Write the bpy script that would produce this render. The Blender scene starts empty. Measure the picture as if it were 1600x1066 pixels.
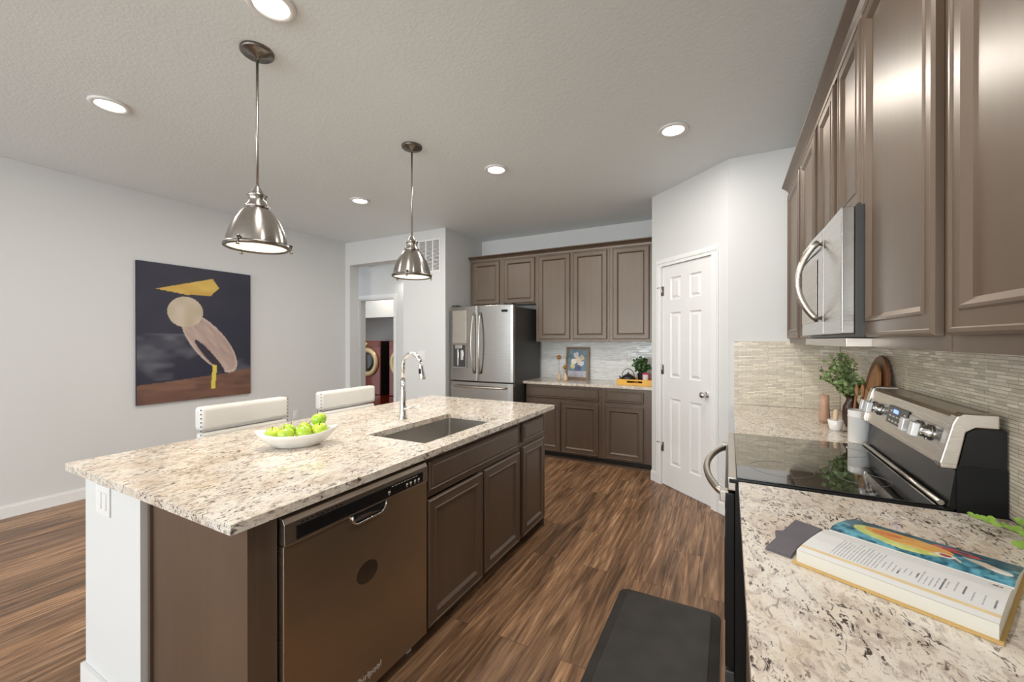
import bpy, bmesh, math, random
from mathutils import Vector, Matrix
random.seed(7)
PI = math.pi
S = bpy.context.scene
C = S.collection
# ---------------------------------------------------------------- camera
YAW = math.radians(27.914)
cam_d = bpy.data.cameras.new('camera'); cam = bpy.data.objects.new('camera', cam_d); C.objects.link(cam)
cam_d.sensor_width = 36.0; cam_d.lens = 640.4/1600*36.0; cam_d.clip_start = 0.02
cam.location = (0, 0, 1.4242)
cam.rotation_euler = (PI/2 - math.radians(0.128), 0, YAW)
S.camera = cam
# ---------------------------------------------------------------- world, view
W = bpy.data.worlds.new('world'); S.world = W; W.use_nodes = True
wn = W.node_tree; bg = wn.nodes['Background']; bg.inputs[1].default_value = 1.0
bg.inputs[0].default_value = (0.86, 0.93, 1.0, 1)
S.view_settings.view_transform = 'Standard'; S.view_settings.look = 'None'
S.view_settings.gamma = 1; S.view_settings.use_curve_mapping = False
S.view_settings.exposure = 0.34

def area(name, loc, rot, sx, sy, power, col, parent=None, shape='RECTANGLE'):
    l = bpy.data.lights.new(name, 'AREA'); l.shape = shape; l.size = sx
    if shape == 'RECTANGLE': l.size_y = sy
    l.energy = power; l.color = col
    o = bpy.data.objects.new(name, l); C.objects.link(o); o.location = loc; o.rotation_euler = rot
    if parent: o.parent = parent
    return o
DAY = (0.90, 0.96, 1.0)
# daylight through the windows behind the camera and in the dining end of the left wall
area('unseen_window_light', (-2.2, -9.90, 1.45), (PI/2+.45, 0, 0), 4.4, 2.2, 350, DAY)
area('unseen_window_light', (-5.00, -4.25, 1.55), (PI/2+.55, 0, -PI/2), 2.6, 1.9, 60, DAY)

area('unseen_window_light', (.66, -4.25, 1.55), (PI/2+.50, 0, PI/2), 2.6, 1.9, 95, DAY)  # unseen right-wall source added to brighten the left wall and ceiling

# ---------------------------------------------------------------- node helpers
def mat(name): 
    m = bpy.data.materials.new(name); m.use_nodes = True
    return m, m.node_tree, m.node_tree.nodes['Principled BSDF']
def nd(t, typ, **kw):
    n = t.nodes.new(typ)
    for k, v in kw.items():
        if k.startswith('i_'): 
            key = k[2:]; key = int(key) if key.isdigit() else key.replace('_', ' ')
            n.inputs[key].default_value = v
        else: setattr(n, k, v)
    return n
def ramp(t, fac, stops, interp='LINEAR'):
    r = t.nodes.new('ShaderNodeValToRGB'); r.color_ramp.interpolation = interp
    e = r.color_ramp.elements
    while len(e) > 1: e.remove(e[-1])
    e[0].position, e[0].color = stops[0][0], (*stops[0][1], 1)
    for p, c in stops[1:]:
        x = e.new(p); x.color = (*c, 1)
    t.links.new(fac, r.inputs[0]); return r.outputs[0]
def coords(t, scale=(1,1,1), rot=(0,0,0), kind='Object'):
    tc = t.nodes.new('ShaderNodeTexCoord'); mp = t.nodes.new('ShaderNodeMapping')
    mp.inputs['Scale'].default_value = scale; mp.inputs['Rotation'].default_value = rot
    t.links.new(tc.outputs[kind], mp.inputs[0]); return mp.outputs[0]
def geo(t, scale=(1,1,1), rot=(0,0,0)):
    tc = t.nodes.new('ShaderNodeNewGeometry'); mp = t.nodes.new('ShaderNodeMapping')
    mp.inputs['Scale'].default_value = scale; mp.inputs['Rotation'].default_value = rot
    t.links.new(tc.outputs['Position'], mp.inputs[0]); return mp.outputs[0]
def noise(t, vec, scale, detail=4, rough=.5, dist=0):
    n = nd(t, 'ShaderNodeTexNoise', i_Scale=scale, i_Detail=detail, i_Roughness=rough, i_Distortion=dist)
    t.links.new(vec, n.inputs[0]); return n.outputs[0]
def mix(t, fac, a, b, mode='MIX'):
    m = t.nodes.new('ShaderNodeMix'); m.data_type = 'RGBA'; m.blend_type = mode
    for i, v in ((0, fac), (6, a), (7, b)):
        if hasattr(v, 'is_output'): t.links.new(v, m.inputs[i])
        elif i: m.inputs[i].default_value = (*v, 1)
        else: m.inputs[i].default_value = v
    return m.outputs[2]
def bump(t, p, h, strength, dist=.002):
    b = nd(t, 'ShaderNodeBump', i_Strength=strength, i_Distance=dist)
    t.links.new(h, b.inputs['Height']); t.links.new(b.outputs[0], p.inputs['Normal'])
def simple(name, col, rough=.5, metal=0, spec=.5, coat=0, trans=0, emit=0, ecol=None, var=.06):
    m, t, p = mat(name)
    p.inputs['Roughness'].default_value = rough; p.inputs['Metallic'].default_value = metal
    p.inputs['Specular IOR Level'].default_value = spec; p.inputs['Coat Weight'].default_value = coat
    p.inputs['Transmission Weight'].default_value = trans
    if var and not trans:
        n = noise(t, geo(t), 9, 5)
        t.links.new(ramp(t, n, [(.3, tuple(c*(1-var) for c in col)), (.7, tuple(min(1, c*(1+var)) for c in col))]), p.inputs['Base Color'])
    else: p.inputs['Base Color'].default_value = (*col, 1)
    if emit:
        p.inputs['Emission Color'].default_value = (*(ecol or col), 1); p.inputs['Emission Strength'].default_value = emit
    return m
def vcol(name, rough=.5, coat=0):
    m, t, p = mat(name); a = nd(t, 'ShaderNodeAttribute', attribute_name='Col')
    t.links.new(a.outputs[0], p.inputs['Base Color']); p.inputs['Roughness'].default_value = rough
    p.inputs['Coat Weight'].default_value = coat
    return m
# ---------------------------------------------------------------- materials
def wall_paint(name, col, b=.12):
    m, t, p = mat(name); v = geo(t)
    t.links.new(ramp(t, noise(t, v, 1.3, 3), [(.3, tuple(c*.985 for c in col)), (.7, col)]), p.inputs['Base Color'])
    p.inputs['Roughness'].default_value = .6; p.inputs['Specular IOR Level'].default_value = .25
    bump(t, p, noise(t, v, 90, 3), b, .002); return m
def aniso(t, p, amount, vertical):
    g = nd(t, 'ShaderNodeNewGeometry'); c = nd(t, 'ShaderNodeVectorMath', operation='CROSS_PRODUCT')
    t.links.new(g.outputs['True Normal'], c.inputs[0]); c.inputs[1].default_value = (0, 0.02, 1)
    t.links.new(c.outputs[0], p.inputs['Tangent']); p.inputs['Anisotropic'].default_value = amount
    p.inputs['Anisotropic Rotation'].default_value = .25 if vertical else 0.0
M = {}
M['wall'] = wall_paint('wall_paint', (.70, .70, .69))
M['trimw'] = simple('white_trim_paint', (.83, .825, .81), .35, var=.01)
M['doorw'] = simple('white_door_paint', (.80, .795, .78), .35, var=.01)
def ceiling_mat():
    m, t, p = mat('textured_ceiling_paint'); v = geo(t)
    p.inputs['Base Color'].default_value = (.82, .87, .88, 1); p.inputs['Roughness'].default_value = .5
    p.inputs['Specular IOR Level'].default_value = .35
    n = noise(t, v, 55, 4, .6, .4); bump(t, p, ramp(t, n, [(.35, (0,0,0)), (.68, (1,1,1))]), .3, .003); return m
M['ceiling'] = ceiling_mat()
def floor_mat():
    m, t, p = mat('walnut_plank_floor')
    v = geo(t, rot=(0, 0, PI/2))
    br = nd(t, 'ShaderNodeTexBrick', offset=.37, squash=1.0, i_Scale=1.0, i_Mortar_Size=.0012, i_Mortar_Smooth=.3, i_Bias=0.0, i_Brick_Width=1.25, i_Row_Height=.165)
    t.links.new(v, br.inputs[0])
    br.inputs['Color1'].default_value = (0, 0, 0, 1); br.inputs['Color2'].default_value = (1, 1, 1, 1); br.inputs['Mortar'].default_value = (.5, .5, .5, 1)
    # grain: long streaks that bend a little, shifted per plank
    g = geo(t)
    sep = nd(t, 'ShaderNodeVectorMath', operation='MULTIPLY_ADD'); t.links.new(br.outputs[0], sep.inputs[0])
    sep.inputs[1].default_value = (3.7, 9.1, 5.3); t.links.new(g, sep.inputs[2])
    mp = nd(t, 'ShaderNodeMapping'); mp.inputs['Scale'].default_value = (26, 1.5, 1); t.links.new(sep.outputs[0], mp.inputs[0])
    n1 = noise(t, mp.outputs[0], 1.0, 8, .62, 1.6)
    mp2 = nd(t, 'ShaderNodeMapping'); mp2.inputs['Scale'].default_value = (9, .8, 1); t.links.new(sep.outputs[0], mp2.inputs[0])
    n2 = noise(t, mp2.outputs[0], 1.0, 3, .5, 2.2)
    c1 = ramp(t, n1, [(.28, (.085, .044, .022)), (.44, (.22, .123, .064)), (.56, (.34, .20, .11)), (.74, (.58, .38, .22))])
    c2 = ramp(t, n2, [(.32, (.36, .32, .30)), (.5, (.85, .82, .80)), (.7, (1.25, 1.2, 1.15))])
    c = mix(t, .72, c1, c2, 'MULTIPLY')
    tone = ramp(t, br.outputs[0], [(0, (.74, .72, .72)), (1, (1.16, 1.12, 1.08))])
    c = mix(t, 1, c, tone, 'MULTIPLY')
    c = mix(t, br.outputs['Fac'], c, (.028, .016, .010))
    t.links.new(c, p.inputs['Base Color'])
    t.links.new(ramp(t, n1, [(.3, (.42,)*3), (.7, (.30,)*3)]), p.inputs['Roughness'])
    p.inputs['Specular IOR Level'].default_value = .45
    bump(t, p, n1, .12, .001); return m
M['floor'] = floor_mat()
def granite():
    m, t, p = mat('cream_granite')
    v = geo(t, (1, .62, 1), (0, 0, .55))
    big = noise(t, v, 7, 4, .6, .6)
    base = ramp(t, big, [(.25, (.58, .46, .35)), (.42, (.71, .62, .51)), (.58, (.77, .71, .62)), (.78, (.78, .74, .68))])
    g = noise(t, v, 26, 5, .65, 1.2)
    c = mix(t, ramp(t, g, [(.50, (0,)*3), (.62, (.62,)*3)]), base, (.40, .31, .26))
    w = noise(t, geo(t, (1, 1, 1), (0, 0, -.4)), 14, 3, .6, .5)
    c = mix(t, ramp(t, w, [(.58, (0,)*3), (.72, (.7,)*3)]), c, (.85, .81, .74))
    f1 = noise(t, geo(t, (1, .45, 1), (0, 0, .9)), 80, 4, .7, 1.0)
    gate = noise(t, v, 11, 3, .6, .3)
    mm = nd(t, 'ShaderNodeMath', operation='MULTIPLY')
    t.links.new(ramp(t, f1, [(.545, (0,)*3), (.60, (1,)*3)]), mm.inputs[0])
    t.links.new(ramp(t, gate, [(.40, (.22,)*3), (.54, (1,)*3)]), mm.inputs[1])
    c = mix(t, mm.outputs[0], c, (.075, .055, .05))
    f2 = noise(t, geo(t), 150, 3, .6, .4)
    c = mix(t, ramp(t, f2, [(.62, (0,)*3), (.72, (.6,)*3)]), c, (.22, .17, .15))
    t.links.new(c, p.inputs['Base Color'])
    p.inputs['Roughness'].default_value = .13; p.inputs['Specular IOR Level'].default_value = .55
    return m
M['granite'] = granite()
def cabinet(name, a, b, rough=.44):
    m, t, p = mat(name)
    n = noise(t, geo(t, (38, 38, 1.6)), 1.0, 6, .6, .4); n2 = noise(t, geo(t, (3, 3, 1.3)), 1.0, 3, .5)
    c = mix(t, .5, ramp(t, n, [(.3, a), (.7, b)]), ramp(t, n2, [(.3, a), (.7, b)]))
    t.links.new(c, p.inputs['Base Color']); p.inputs['Roughness'].default_value = rough
    p.inputs['Specular IOR Level'].default_value = .5; p.inputs['Coat Weight'].default_value = .7; p.inputs['Coat Roughness'].default_value = .36; p.inputs['Coat Tint'].default_value = (1, .88, .75, 1); p.inputs['Specular IOR Level'].default_value = .9; p.inputs['Specular Tint'].default_value = (1, .88, .75, 1)
    aniso(t, p, .75, False)
    bump(t, p, n, .04, .0005); return m
M['cab'] = cabinet('brown_stained_maple', (.064, .045, .034), (.104, .076, .058))
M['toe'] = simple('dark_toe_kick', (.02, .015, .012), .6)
def steel(name, col=(.50, .49, .47), rough=.24, vertical=True):
    m, t, p = mat(name)
    sc = (.7, .7, 420) if vertical else (1.2, 1.2, 500)
    n = noise(t, geo(t, sc), 1.0, 3, .6)
    t.links.new(ramp(t, n, [(.3, tuple(c*.95 for c in col)), (.7, tuple(min(1, c*1.04) for c in col))]), p.inputs['Base Color'])
    p.inputs['Metallic'].default_value = 1
    t.links.new(ramp(t, n, [(.3, (rough*1.2,)*3), (.7, (rough*.85,)*3)]), p.inputs['Roughness'])
    if vertical: aniso(t, p, .7, True)
    return m
M['steel'] = steel('brushed_stainless_steel', (.44, .43, .41))
M['steel_dw'] = steel('bronze_tinted_stainless_steel', (.46, .37, .27), .34)
M['steel_lt'] = steel('light_stainless_trim', (.56, .51, .45), .3, False)
M['nickel'] = steel('brushed_nickel', (.42, .39, .36), .22)
M['dknickel'] = simple('dark_nickel', (.20, .18, .16), .3, 1)
M['chrome'] = simple('chrome', (.80, .80, .79), .06, 1, var=0)
M['silver'] = simple('silver_satin_plastic', (.74, .74, .73), .28, .35, var=.01)
M['sink'] = steel('sink_steel', (.55, .53, .50), .33, False)
M['blackglass'] = simple('black_ceramic_glass', (.012, .012, .013), .04, spec=.8, coat=1, var=0)
M['black'] = simple('black_enamel', (.010, .0095, .0095), .25, spec=.3)
M['blackmatte'] = simple('black_matte_plastic', (.010, .010, .0105), .5, spec=.2)
M['charcoal'] = simple('charcoal_panel', (.045, .044, .043), .38)
M['mat'] = simple('black_foam_mat', (.030, .026, .022), .55, var=.25)
M['white'] = simple('white_plastic', (.80, .79, .77), .4, var=.01)
M['ceramic'] = simple('white_glazed_ceramic', (.84, .82, .78), .16, coat=.3, var=.02)
M['leather'] = simple('white_bonded_leather', (.78, .765, .73), .42, var=.02)
M['nail'] = simple('dark_nailhead', (.06, .05, .045), .3, 1)
M['woodleg'] = simple('dark_wood_leg', (.06, .035, .022), .4)
M['lampglow'] = simple('lamp_diffuser', (1, .93, .80), .4, emit=.95, ecol=(1, .88, .70), var=0)
M['led'] = simple('led_lens', (1, 1, .97), .4, emit=7, ecol=(1, .97, .92), var=0)
M['red'] = simple('red_appliance_enamel', (.22, .032, .014), .2, coat=.5)
M['gold'] = simple('champagne_plastic_ring', (.72, .56, .32), .25, .35)
M['dkglass'] = simple('dark_door_glass', (.03, .028, .025), .08, coat=.6)
M['leafd'] = simple('dark_green_leaf', (.055, .13, .035), .45, var=.35)
M['leafl'] = simple('sage_green_leaf', (.26, .36, .14), .5, var=.3)
M['leafs'] = simple('lime_green_leaf', (.30, .50, .08), .45, var=.3)
M['stem'] = simple('plant_stem', (.12, .10, .04), .6)
M['wood'] = simple('warm_wood', (.40, .19, .075), .4, var=.25)
M['woodd'] = simple('dark_warm_wood', (.20, .085, .035), .35, var=.3)
M['woodl'] = simple('pale_wood', (.70, .52, .34), .5, var=.12)
M['yellow'] = simple('mustard_lacquer', (.80, .42, .03), .35)
M['iron'] = simple('black_cast_iron', (.02, .018, .02), .35)
M['pink'] = simple('magenta_label', (.55, .04, .12), .35)
M['paper'] = simple('paper_white', (.70, .67, .59), .5, var=.01)
M['cloth'] = simple('slate_grey_cloth', (.13, .12, .135), .85, var=.12)
M['dkvase'] = simple('dark_brown_glaze', (.05, .02, .013), .15, coat=.5)
M['apple'] = None
def apple_mat():
    m, t, p = mat('green_apple_skin')
    n = noise(t, geo(t), 22, 4, .6)
    t.links.new(ramp(t, n, [(.35, (.32, .56, .04)), (.55, (.50, .66, .06)), (.75, (.74, .64, .05))]), p.inputs['Base Color'])
    p.inputs['Roughness'].default_value = .22; p.inputs['Coat Weight'].default_value = .4; return m
M['apple'] = apple_mat()
def tile(name, tint, grout):
    m, t, p = mat(name)
    g = nd(t, 'ShaderNodeNewGeometry'); s = nd(t, 'ShaderNodeSeparateXYZ'); t.links.new(g.outputs['Position'], s.inputs[0])
    ad = nd(t, 'ShaderNodeMath', operation='ADD'); t.links.new(s.outputs[0], ad.inputs[0]); t.links.new(s.outputs[1], ad.inputs[1])
    cb = nd(t, 'ShaderNodeCombineXYZ'); t.links.new(ad.outputs[0], cb.inputs[0]); t.links.new(s.outputs[2], cb.inputs[1])
    def brick(width, off, ms):
        b = nd(t, 'ShaderNodeTexBrick', offset=off, offset_frequency=3, squash=.55, squash_frequency=2, i_Scale=1.0, i_Mortar_Size=ms, i_Mortar_Smooth=.1, i_Bias=0.0, i_Brick_Width=width, i_Row_Height=.0112)
        t.links.new(cb.outputs[0], b.inputs[0])
        b.inputs['Color1'].default_value = (0, 0, 0, 1); b.inputs['Color2'].default_value = (1, 1, 1, 1); b.inputs['Mortar'].default_value = (.5, .5, .5, 1)
        return b
    b = brick(.105, .43, .0010)
    c = ramp(t, b.outputs[0], [(0, tuple(x*.80 for x in tint)), (.3, tuple(x*.92 for x in tint)), (.6, tint), (1, tuple(min(.86, x*1.22) for x in tint))])
    c = mix(t, b.outputs['Fac'], c, tuple(x*grout for x in tint))
    t.links.new(c, p.inputs['Base Color'])
    t.links.new(ramp(t, b.outputs[0], [(0, (.38,)*3), (1, (.12,)*3)]), p.inputs['Roughness'])
    inv = nd(t, 'ShaderNodeMath', operation='SUBTRACT'); inv.inputs[0].default_value = 1; t.links.new(b.outputs['Fac'], inv.inputs[1])
    bump(t, p, inv.outputs[0], .35, .001); return m
M['tile'] = tile('linear_mosaic_tile', (.72, .64, .51), .42)
M['tileb'] = tile('pale_linear_mosaic_tile', (.74, .74, .71), .8)

# ---------------------------------------------------------------- mesh builder
def T(x=0, y=0, z=0): return Matrix.Translation((x, y, z))
def frame(o, u, w):
    """matrix whose x axis is u, y axis is w (outward), z up, origin o"""
    u = Vector(u).normalized(); w = Vector(w).normalized(); z = Vector((0, 0, 1))
    m = Matrix((u, w, z)).transposed().to_4x4(); m.translation = o; return m
class MB:
    def __init__(s, m=None): s.bm = bmesh.new(); s.m = m or Matrix()
    def _v(s, pts): return [s.bm.verts.new(s.m @ Vector(p)) for p in pts]
    def _f(s, vs, smooth=False):
        try: f = s.bm.faces.new(vs); f.smooth = smooth; return f
        except ValueError: return None
    def box(s, a, b, bev=0):
        x0, y0, z0 = a; x1, y1, z1 = b
        if x0 > x1: x0, x1 = x1, x0
        if y0 > y1: y0, y1 = y1, y0
        if z0 > z1: z0, z1 = z1, z0
        v = s._v([(x0,y0,z0),(x1,y0,z0),(x1,y1,z0),(x0,y1,z0),(x0,y0,z1),(x1,y0,z1),(x1,y1,z1),(x0,y1,z1)])
        fs = [s._f([v[i] for i in q]) for q in ((3,2,1,0),(4,5,6,7),(0,1,5,4),(1,2,6,5),(2,3,7,6),(3,0,4,7))]
        if bev:
            es = list({e for f in fs for e in f.edges})
            r = bmesh.ops.bevel(s.bm, geom=es, offset=bev, segments=3, affect='EDGES', profile=.6)
            for f in r['faces']: f.smooth = True
        return s
    def panel(s, x0, x1, z0, z1, prof, y=0):
        """concentric rectangular moulding: prof = [(inset, height outwards)...], outward = +y"""
        rings = []
        for ins, h in prof:
            rings.append(s._v([(x0+ins, y+h, z0+ins), (x1-ins, y+h, z0+ins), (x1-ins, y+h, z1-ins), (x0+ins, y+h, z1-ins)]))
        for r, q in zip(rings, rings[1:]):
            for i in range(4): s._f([r[i], r[(i+1) % 4], q[(i+1) % 4], q[i]])
        s._f(rings[-1]); s._f(rings[0][::-1])
        return s
    def prism(s, pts, h0, h1, axis='z', smooth=False):
        def P(p, h): return {'z': (p[0], p[1], h), 'y': (p[0], h, p[1]), 'x': (h, p[0], p[1])}[axis]
        a = s._v([P(p, h0) for p in pts]); b = s._v([P(p, h1) for p in pts]); n = len(pts)
        for i in range(n): s._f([a[i], a[(i+1) % n], b[(i+1) % n], b[i]], smooth)
        s._f(a[::-1]); s._f(b); return s
    def lathe(s, prof, c=(0,0,0), n=32, sx=1, sy=1, rot=None, close=True):
        """prof [(r, z)...]"""
        R = rot or Matrix()
        rings = []
        for r, z in prof:
            if r < 1e-6: rings.append(s._v([R @ Vector((0, 0, z)) + Vector(c)]))
            else: rings.append(s._v([R @ Vector((r*sx*math.cos(2*PI*i/n), r*sy*math.sin(2*PI*i/n), z)) + Vector(c) for i in range(n)]))
        for a, b in zip(rings, rings[1:]):
            for i in range(n):
                j = (i+1) % n
                if len(a) == 1 and len(b) == 1: continue
                if len(a) == 1: s._f([a[0], b[j], b[i]], True)
                elif len(b) == 1: s._f([a[i], a[j], b[0]], True)
                else: s._f([a[i], a[j], b[j], b[i]], True)
        if close:
            if len(rings[0]) > 1: s._f(rings[0][::-1])
            if len(rings[-1]) > 1: s._f(rings[-1])
        return s
    def cyl(s, a, b, r, r2=None, n=20):
        a = Vector(a); b = Vector(b); d = b-a; q = d.to_track_quat('Z', 'Y').to_matrix().to_4x4()
        s.lathe([(r, 0), (r if r2 is None else r2, d.length)], a, n, rot=q); return s
    def tube(s, pts, rad, n=12, closed=False, flat=1.0):
        pts = [Vector(p) for p in pts]; k = len(pts)
        rs = rad if isinstance(rad, (list, tuple)) else [rad]*k
        up = None; rings = []
        for i, p in enumerate(pts):
            if closed: d = pts[(i+1) % k] - pts[i-1]
            else: d = pts[min(i+1, k-1)] - pts[max(i-1, 0)]
            d.normalize()
            if up is None:
                up = Vector((0, 0, 1)) if abs(d.z) < .9 else Vector((0, 1, 0))
            side = d.cross(up)
            if side.length < 1e-4: side = d.cross(Vector((1, 0, 0)))
            side.normalize(); up = side.cross(d).normalized()
            rings.append(s._v([p + (side*math.cos(2*PI*j/n)*flat + up*math.sin(2*PI*j/n))*rs[i] for j in range(n)]))
        m = k if closed else k-1
        for i in range(m):
            a, b = rings[i], rings[(i+1) % k]
            for j in range(n): s._f([a[j], a[(j+1) % n], b[(j+1) % n], b[j]], True)
        if not closed: s._f(rings[0][::-1]); s._f(rings[-1])
        return s
    def leaf(s, p, d, w, l, nrm=None):
        p = Vector(p); d = Vector(d).normalized(); n = Vector(nrm) if nrm else Vector((random.uniform(-1,1), random.uniform(-1,1), random.uniform(-.2,1)))
        sd = d.cross(n)
        if sd.length < .01: sd = d.cross(Vector((0, 0, 1)))
        sd.normalize(); n = sd.cross(d)
        pts = [(0, 0, 0), (.5, .3, .12), (.62, .55, .16), (.42, .85, .1), (0, 1, -.05), (-.42, .85, .1), (-.62, .55, .16), (-.5, .3, .12)]
        o = s._v([p + sd*(a*w) + d*(b*l) + n*(c*w) for a, b, c in pts]); mid = s._v([p + d*(.55*l)])[0]
        for i in range(8): s._f([o[i], o[(i+1) % 8], mid], True)
    def build(s, name, material, parent=None, bevel=0, recalc=True, sub=0):
        if recalc: bmesh.ops.recalc_face_normals(s.bm, faces=s.bm.faces[:])
        me = bpy.data.meshes.new(name); 
        if parent is not None and 'M' in parent.keys():
            inv = PM[parent.name].inverted(); s.bm.transform(inv)
        s.bm.to_mesh(me); s.bm.free()
        me.materials.append(material)
        o = bpy.data.objects.new(name, me); C.objects.link(o)
        if parent is not None: o.parent = parent; PM[o.name] = Matrix()
        if bevel:
            b = o.modifiers.new('bevel', 'BEVEL'); b.width = bevel; b.segments = 3; b.limit_method = 'ANGLE'; b.angle_limit = math.radians(40)
            b.harden_normals = False
            for f in me.polygons: f.use_smooth = f.use_smooth
        if sub:
            b = o.modifiers.new('sub', 'SUBSURF'); b.levels = sub; b.render_levels = sub
        return o
PM = {}
def tag(o, label, cat, group=None, kind=None):
    if label: o['label'] = label
    if cat: o['category'] = cat
    if group: o['group'] = group
    if kind: o['kind'] = kind
    return o
def thing(name, label, cat, loc=(0,0,0), group=None):
    """an Empty at the thing's base; its parts are built in world coordinates and moved into it"""
    o = bpy.data.objects.new(name, None); C.objects.link(o); o.location = loc; o.empty_display_size = .05
    PM[o.name] = T(*loc); OFF[o.name] = Vector(loc)
    return tag(o, label, cat, group)
OFF = {}
def part(mb, name, m, parent, **kw):
    """mb is in world coordinates; parent may be a thing or a part of a thing (parts sit at the thing's origin)"""
    root = parent
    while root.parent: root = root.parent
    off = OFF.get(root.name)
    if off is not None: mb.bm.transform(T(*(-off)))
    return mb.build(name, m, parent, **kw)
def lpart(mb, name, m, parent, label, **kw):
    o = part(mb, name, m, parent, **kw); o['label'] = label; return o
def struct(name, mb, m, label=None, **kw):
    o = mb.build(name, m, None, **kw); o['kind'] = 'structure'; return tag(o, label, None)
def copy_thing(root, loc, label=None, group=None, rotz=None):
    r = root.copy(); C.objects.link(r); r.location = loc
    if rotz is not None: r.rotation_euler = (0, 0, rotz)
    if label: r['label'] = label
    if group: r['group'] = group
    def rec(o, p):
        for ch in list(o.children):
            c = ch.copy(); C.objects.link(c); c.parent = p; rec(ch, c)
    rec(root, r); return r
def text_mb(txt, size, m4, extr=.0004, align='CENTER'):
    cu = bpy.data.curves.new('t', 'FONT'); cu.body = txt; cu.size = size; cu.extrude = extr; cu.align_x = align; cu.align_y = 'CENTER'; cu.resolution_u = 3
    o = bpy.data.objects.new('t', cu); C.objects.link(o)
    dg = bpy.context.evaluated_depsgraph_get(); me = bpy.data.meshes.new_from_object(o.evaluated_get(dg))
    mb = MB(); mb.bm.from_mesh(me); mb.bm.transform(m4)
    bpy.data.objects.remove(o); bpy.data.meshes.remove(me); return mb
def vgrid(name, fn, cf, nu, nv, m, parent):
    """surface grid with printed colours: fn(u,v)->point (world), cf(u,v)->rgb"""
    root = parent
    while root.parent: root = root.parent
    off = OFF.get(root.name, Vector((0, 0, 0)))
    vs = [Vector(fn(i/nu, j/nv)) - off for j in range(nv+1) for i in range(nu+1)]
    fs = [(j*(nu+1)+i, j*(nu+1)+i+1, (j+1)*(nu+1)+i+1, (j+1)*(nu+1)+i) for j in range(nv) for i in range(nu)]
    me = bpy.data.meshes.new(name); me.from_pydata(vs, [], fs)
    ca = me.color_attributes.new('Col', 'FLOAT_COLOR', 'POINT')
    buf = []
    for j in range(nv+1):
        for i in range(nu+1): buf += [*cf(i/nu, j/nv), 1.0]
    ca.data.foreach_set('color', buf); me.materials.append(m)
    for p in me.polygons: p.use_smooth = True
    o = bpy.data.objects.new(name, me); C.objects.link(o); o.parent = parent; return o
def inpoly(x, y, P):
    c = False; n = len(P); j = n-1
    for i in range(n):
        if (P[i][1] > y) != (P[j][1] > y) and x < (P[j][0]-P[i][0])*(y-P[i][1])/(P[j][1]-P[i][1])+P[i][0]: c = not c
        j = i
    return c
def hsh(x, y, k=0):
    v = math.sin(x*127.1 + y*311.7 + k*74.7)*43758.5453; return v - math.floor(v)
def vn(x, y, k=0):
    xi, yi = math.floor(x), math.floor(y); fx, fy = x-xi, y-yi; fx = fx*fx*(3-2*fx); fy = fy*fy*(3-2*fy)
    a, b, c, d = hsh(xi, yi, k), hsh(xi+1, yi, k), hsh(xi, yi+1, k), hsh(xi+1, yi+1, k)
    return (a+(b-a)*fx)*(1-fy) + (c+(d-c)*fx)*fy
def lerp(a, b, t): return tuple(x+(y-x)*t for x, y in zip(a, b))

# ================================================================ SETTING
ZC = 2.8814; XL = -5.1175; XR = .72; YB = 5.174; YH = 4.2895; XP = -3.248; YS = 3.733; YBK = -10.0
P1 = Vector((-.6981, 4.3718, 0)); P2 = Vector((-.0051, 3.733, 0))
struct('floor', MB().box((-7.6, -10.1, -.05), (.9, 7.0, 0)), M['floor'])
struct('ceiling', MB().box((XL-.12, -10.1, ZC), (.9, 5.3, ZC+.06)), M['ceiling'])
# left wall with two windows behind the camera
wl = MB(); wl.box((XL-.12, -2.9, 0), (XL, YH, ZC)); wl.box((XL-.12, YBK-.1, 0), (XL, -5.6, ZC))
wl.box((XL-.12, -5.6, 0), (XL, -2.9, .55)); wl.box((XL-.12, -5.6, 2.55), (XL, -2.9, ZC))
struct('wall_left', wl, M['wall'])
wb = MB(); wb.box((XL, YBK-.12, 0), (-4.45, YBK, ZC)); wb.box((.05, YBK-.12, 0), (XR, YBK, ZC)); wb.box((-4.45, YBK-.12, 0), (.05, YBK, .3)); wb.box((-4.45, YBK-.12, 2.6), (.05, YBK, ZC))
struct('wall_front', wb, M['wall'])
def window(name, m4, w, z0, z1, n):
    mb = MB(m4)
    for k in range(n+1): x = k*w/n; mb.box((x-.03, -.06, z0), (x+.03, 0, z1))
    for z in (z0+.03, z1-.03): mb.box((0, -.06, z-.03), (w, 0, z+.03))
    o = mb.build(name, M['trimw']); o['kind'] = 'structure'
window('window_1', frame((-4.45, YBK, 0), (1,0,0), (0,1,0)), 4.5, .3, 2.6, 3)
window('window_2', frame((XL, -5.6, 0), (0,1,0), (1,0,0)), 2.7, .55, 2.55, 2)
# hall wall with the opening
X0, X1, ZO = -5.023, -3.968, 2.543
wh = MB(); TH = 4.455
wh.box((XL-.12, YH, 0), (X0, TH, ZC)); wh.box((X0, YH, ZO), (X1, TH, ZC)); wh.box((X1, YH, 0), (XP, TH, ZC))
struct('wall_hall', wh, M['wall'])
struct('wall_fridge_side', MB().box((XP-.12, TH, 0), (XP, YB, ZC)), M['wall'])
struct('wall_back', MB().box((XP-.12, YB, 0), (-.60, YB+.1, ZC)), M['wall'])
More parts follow.
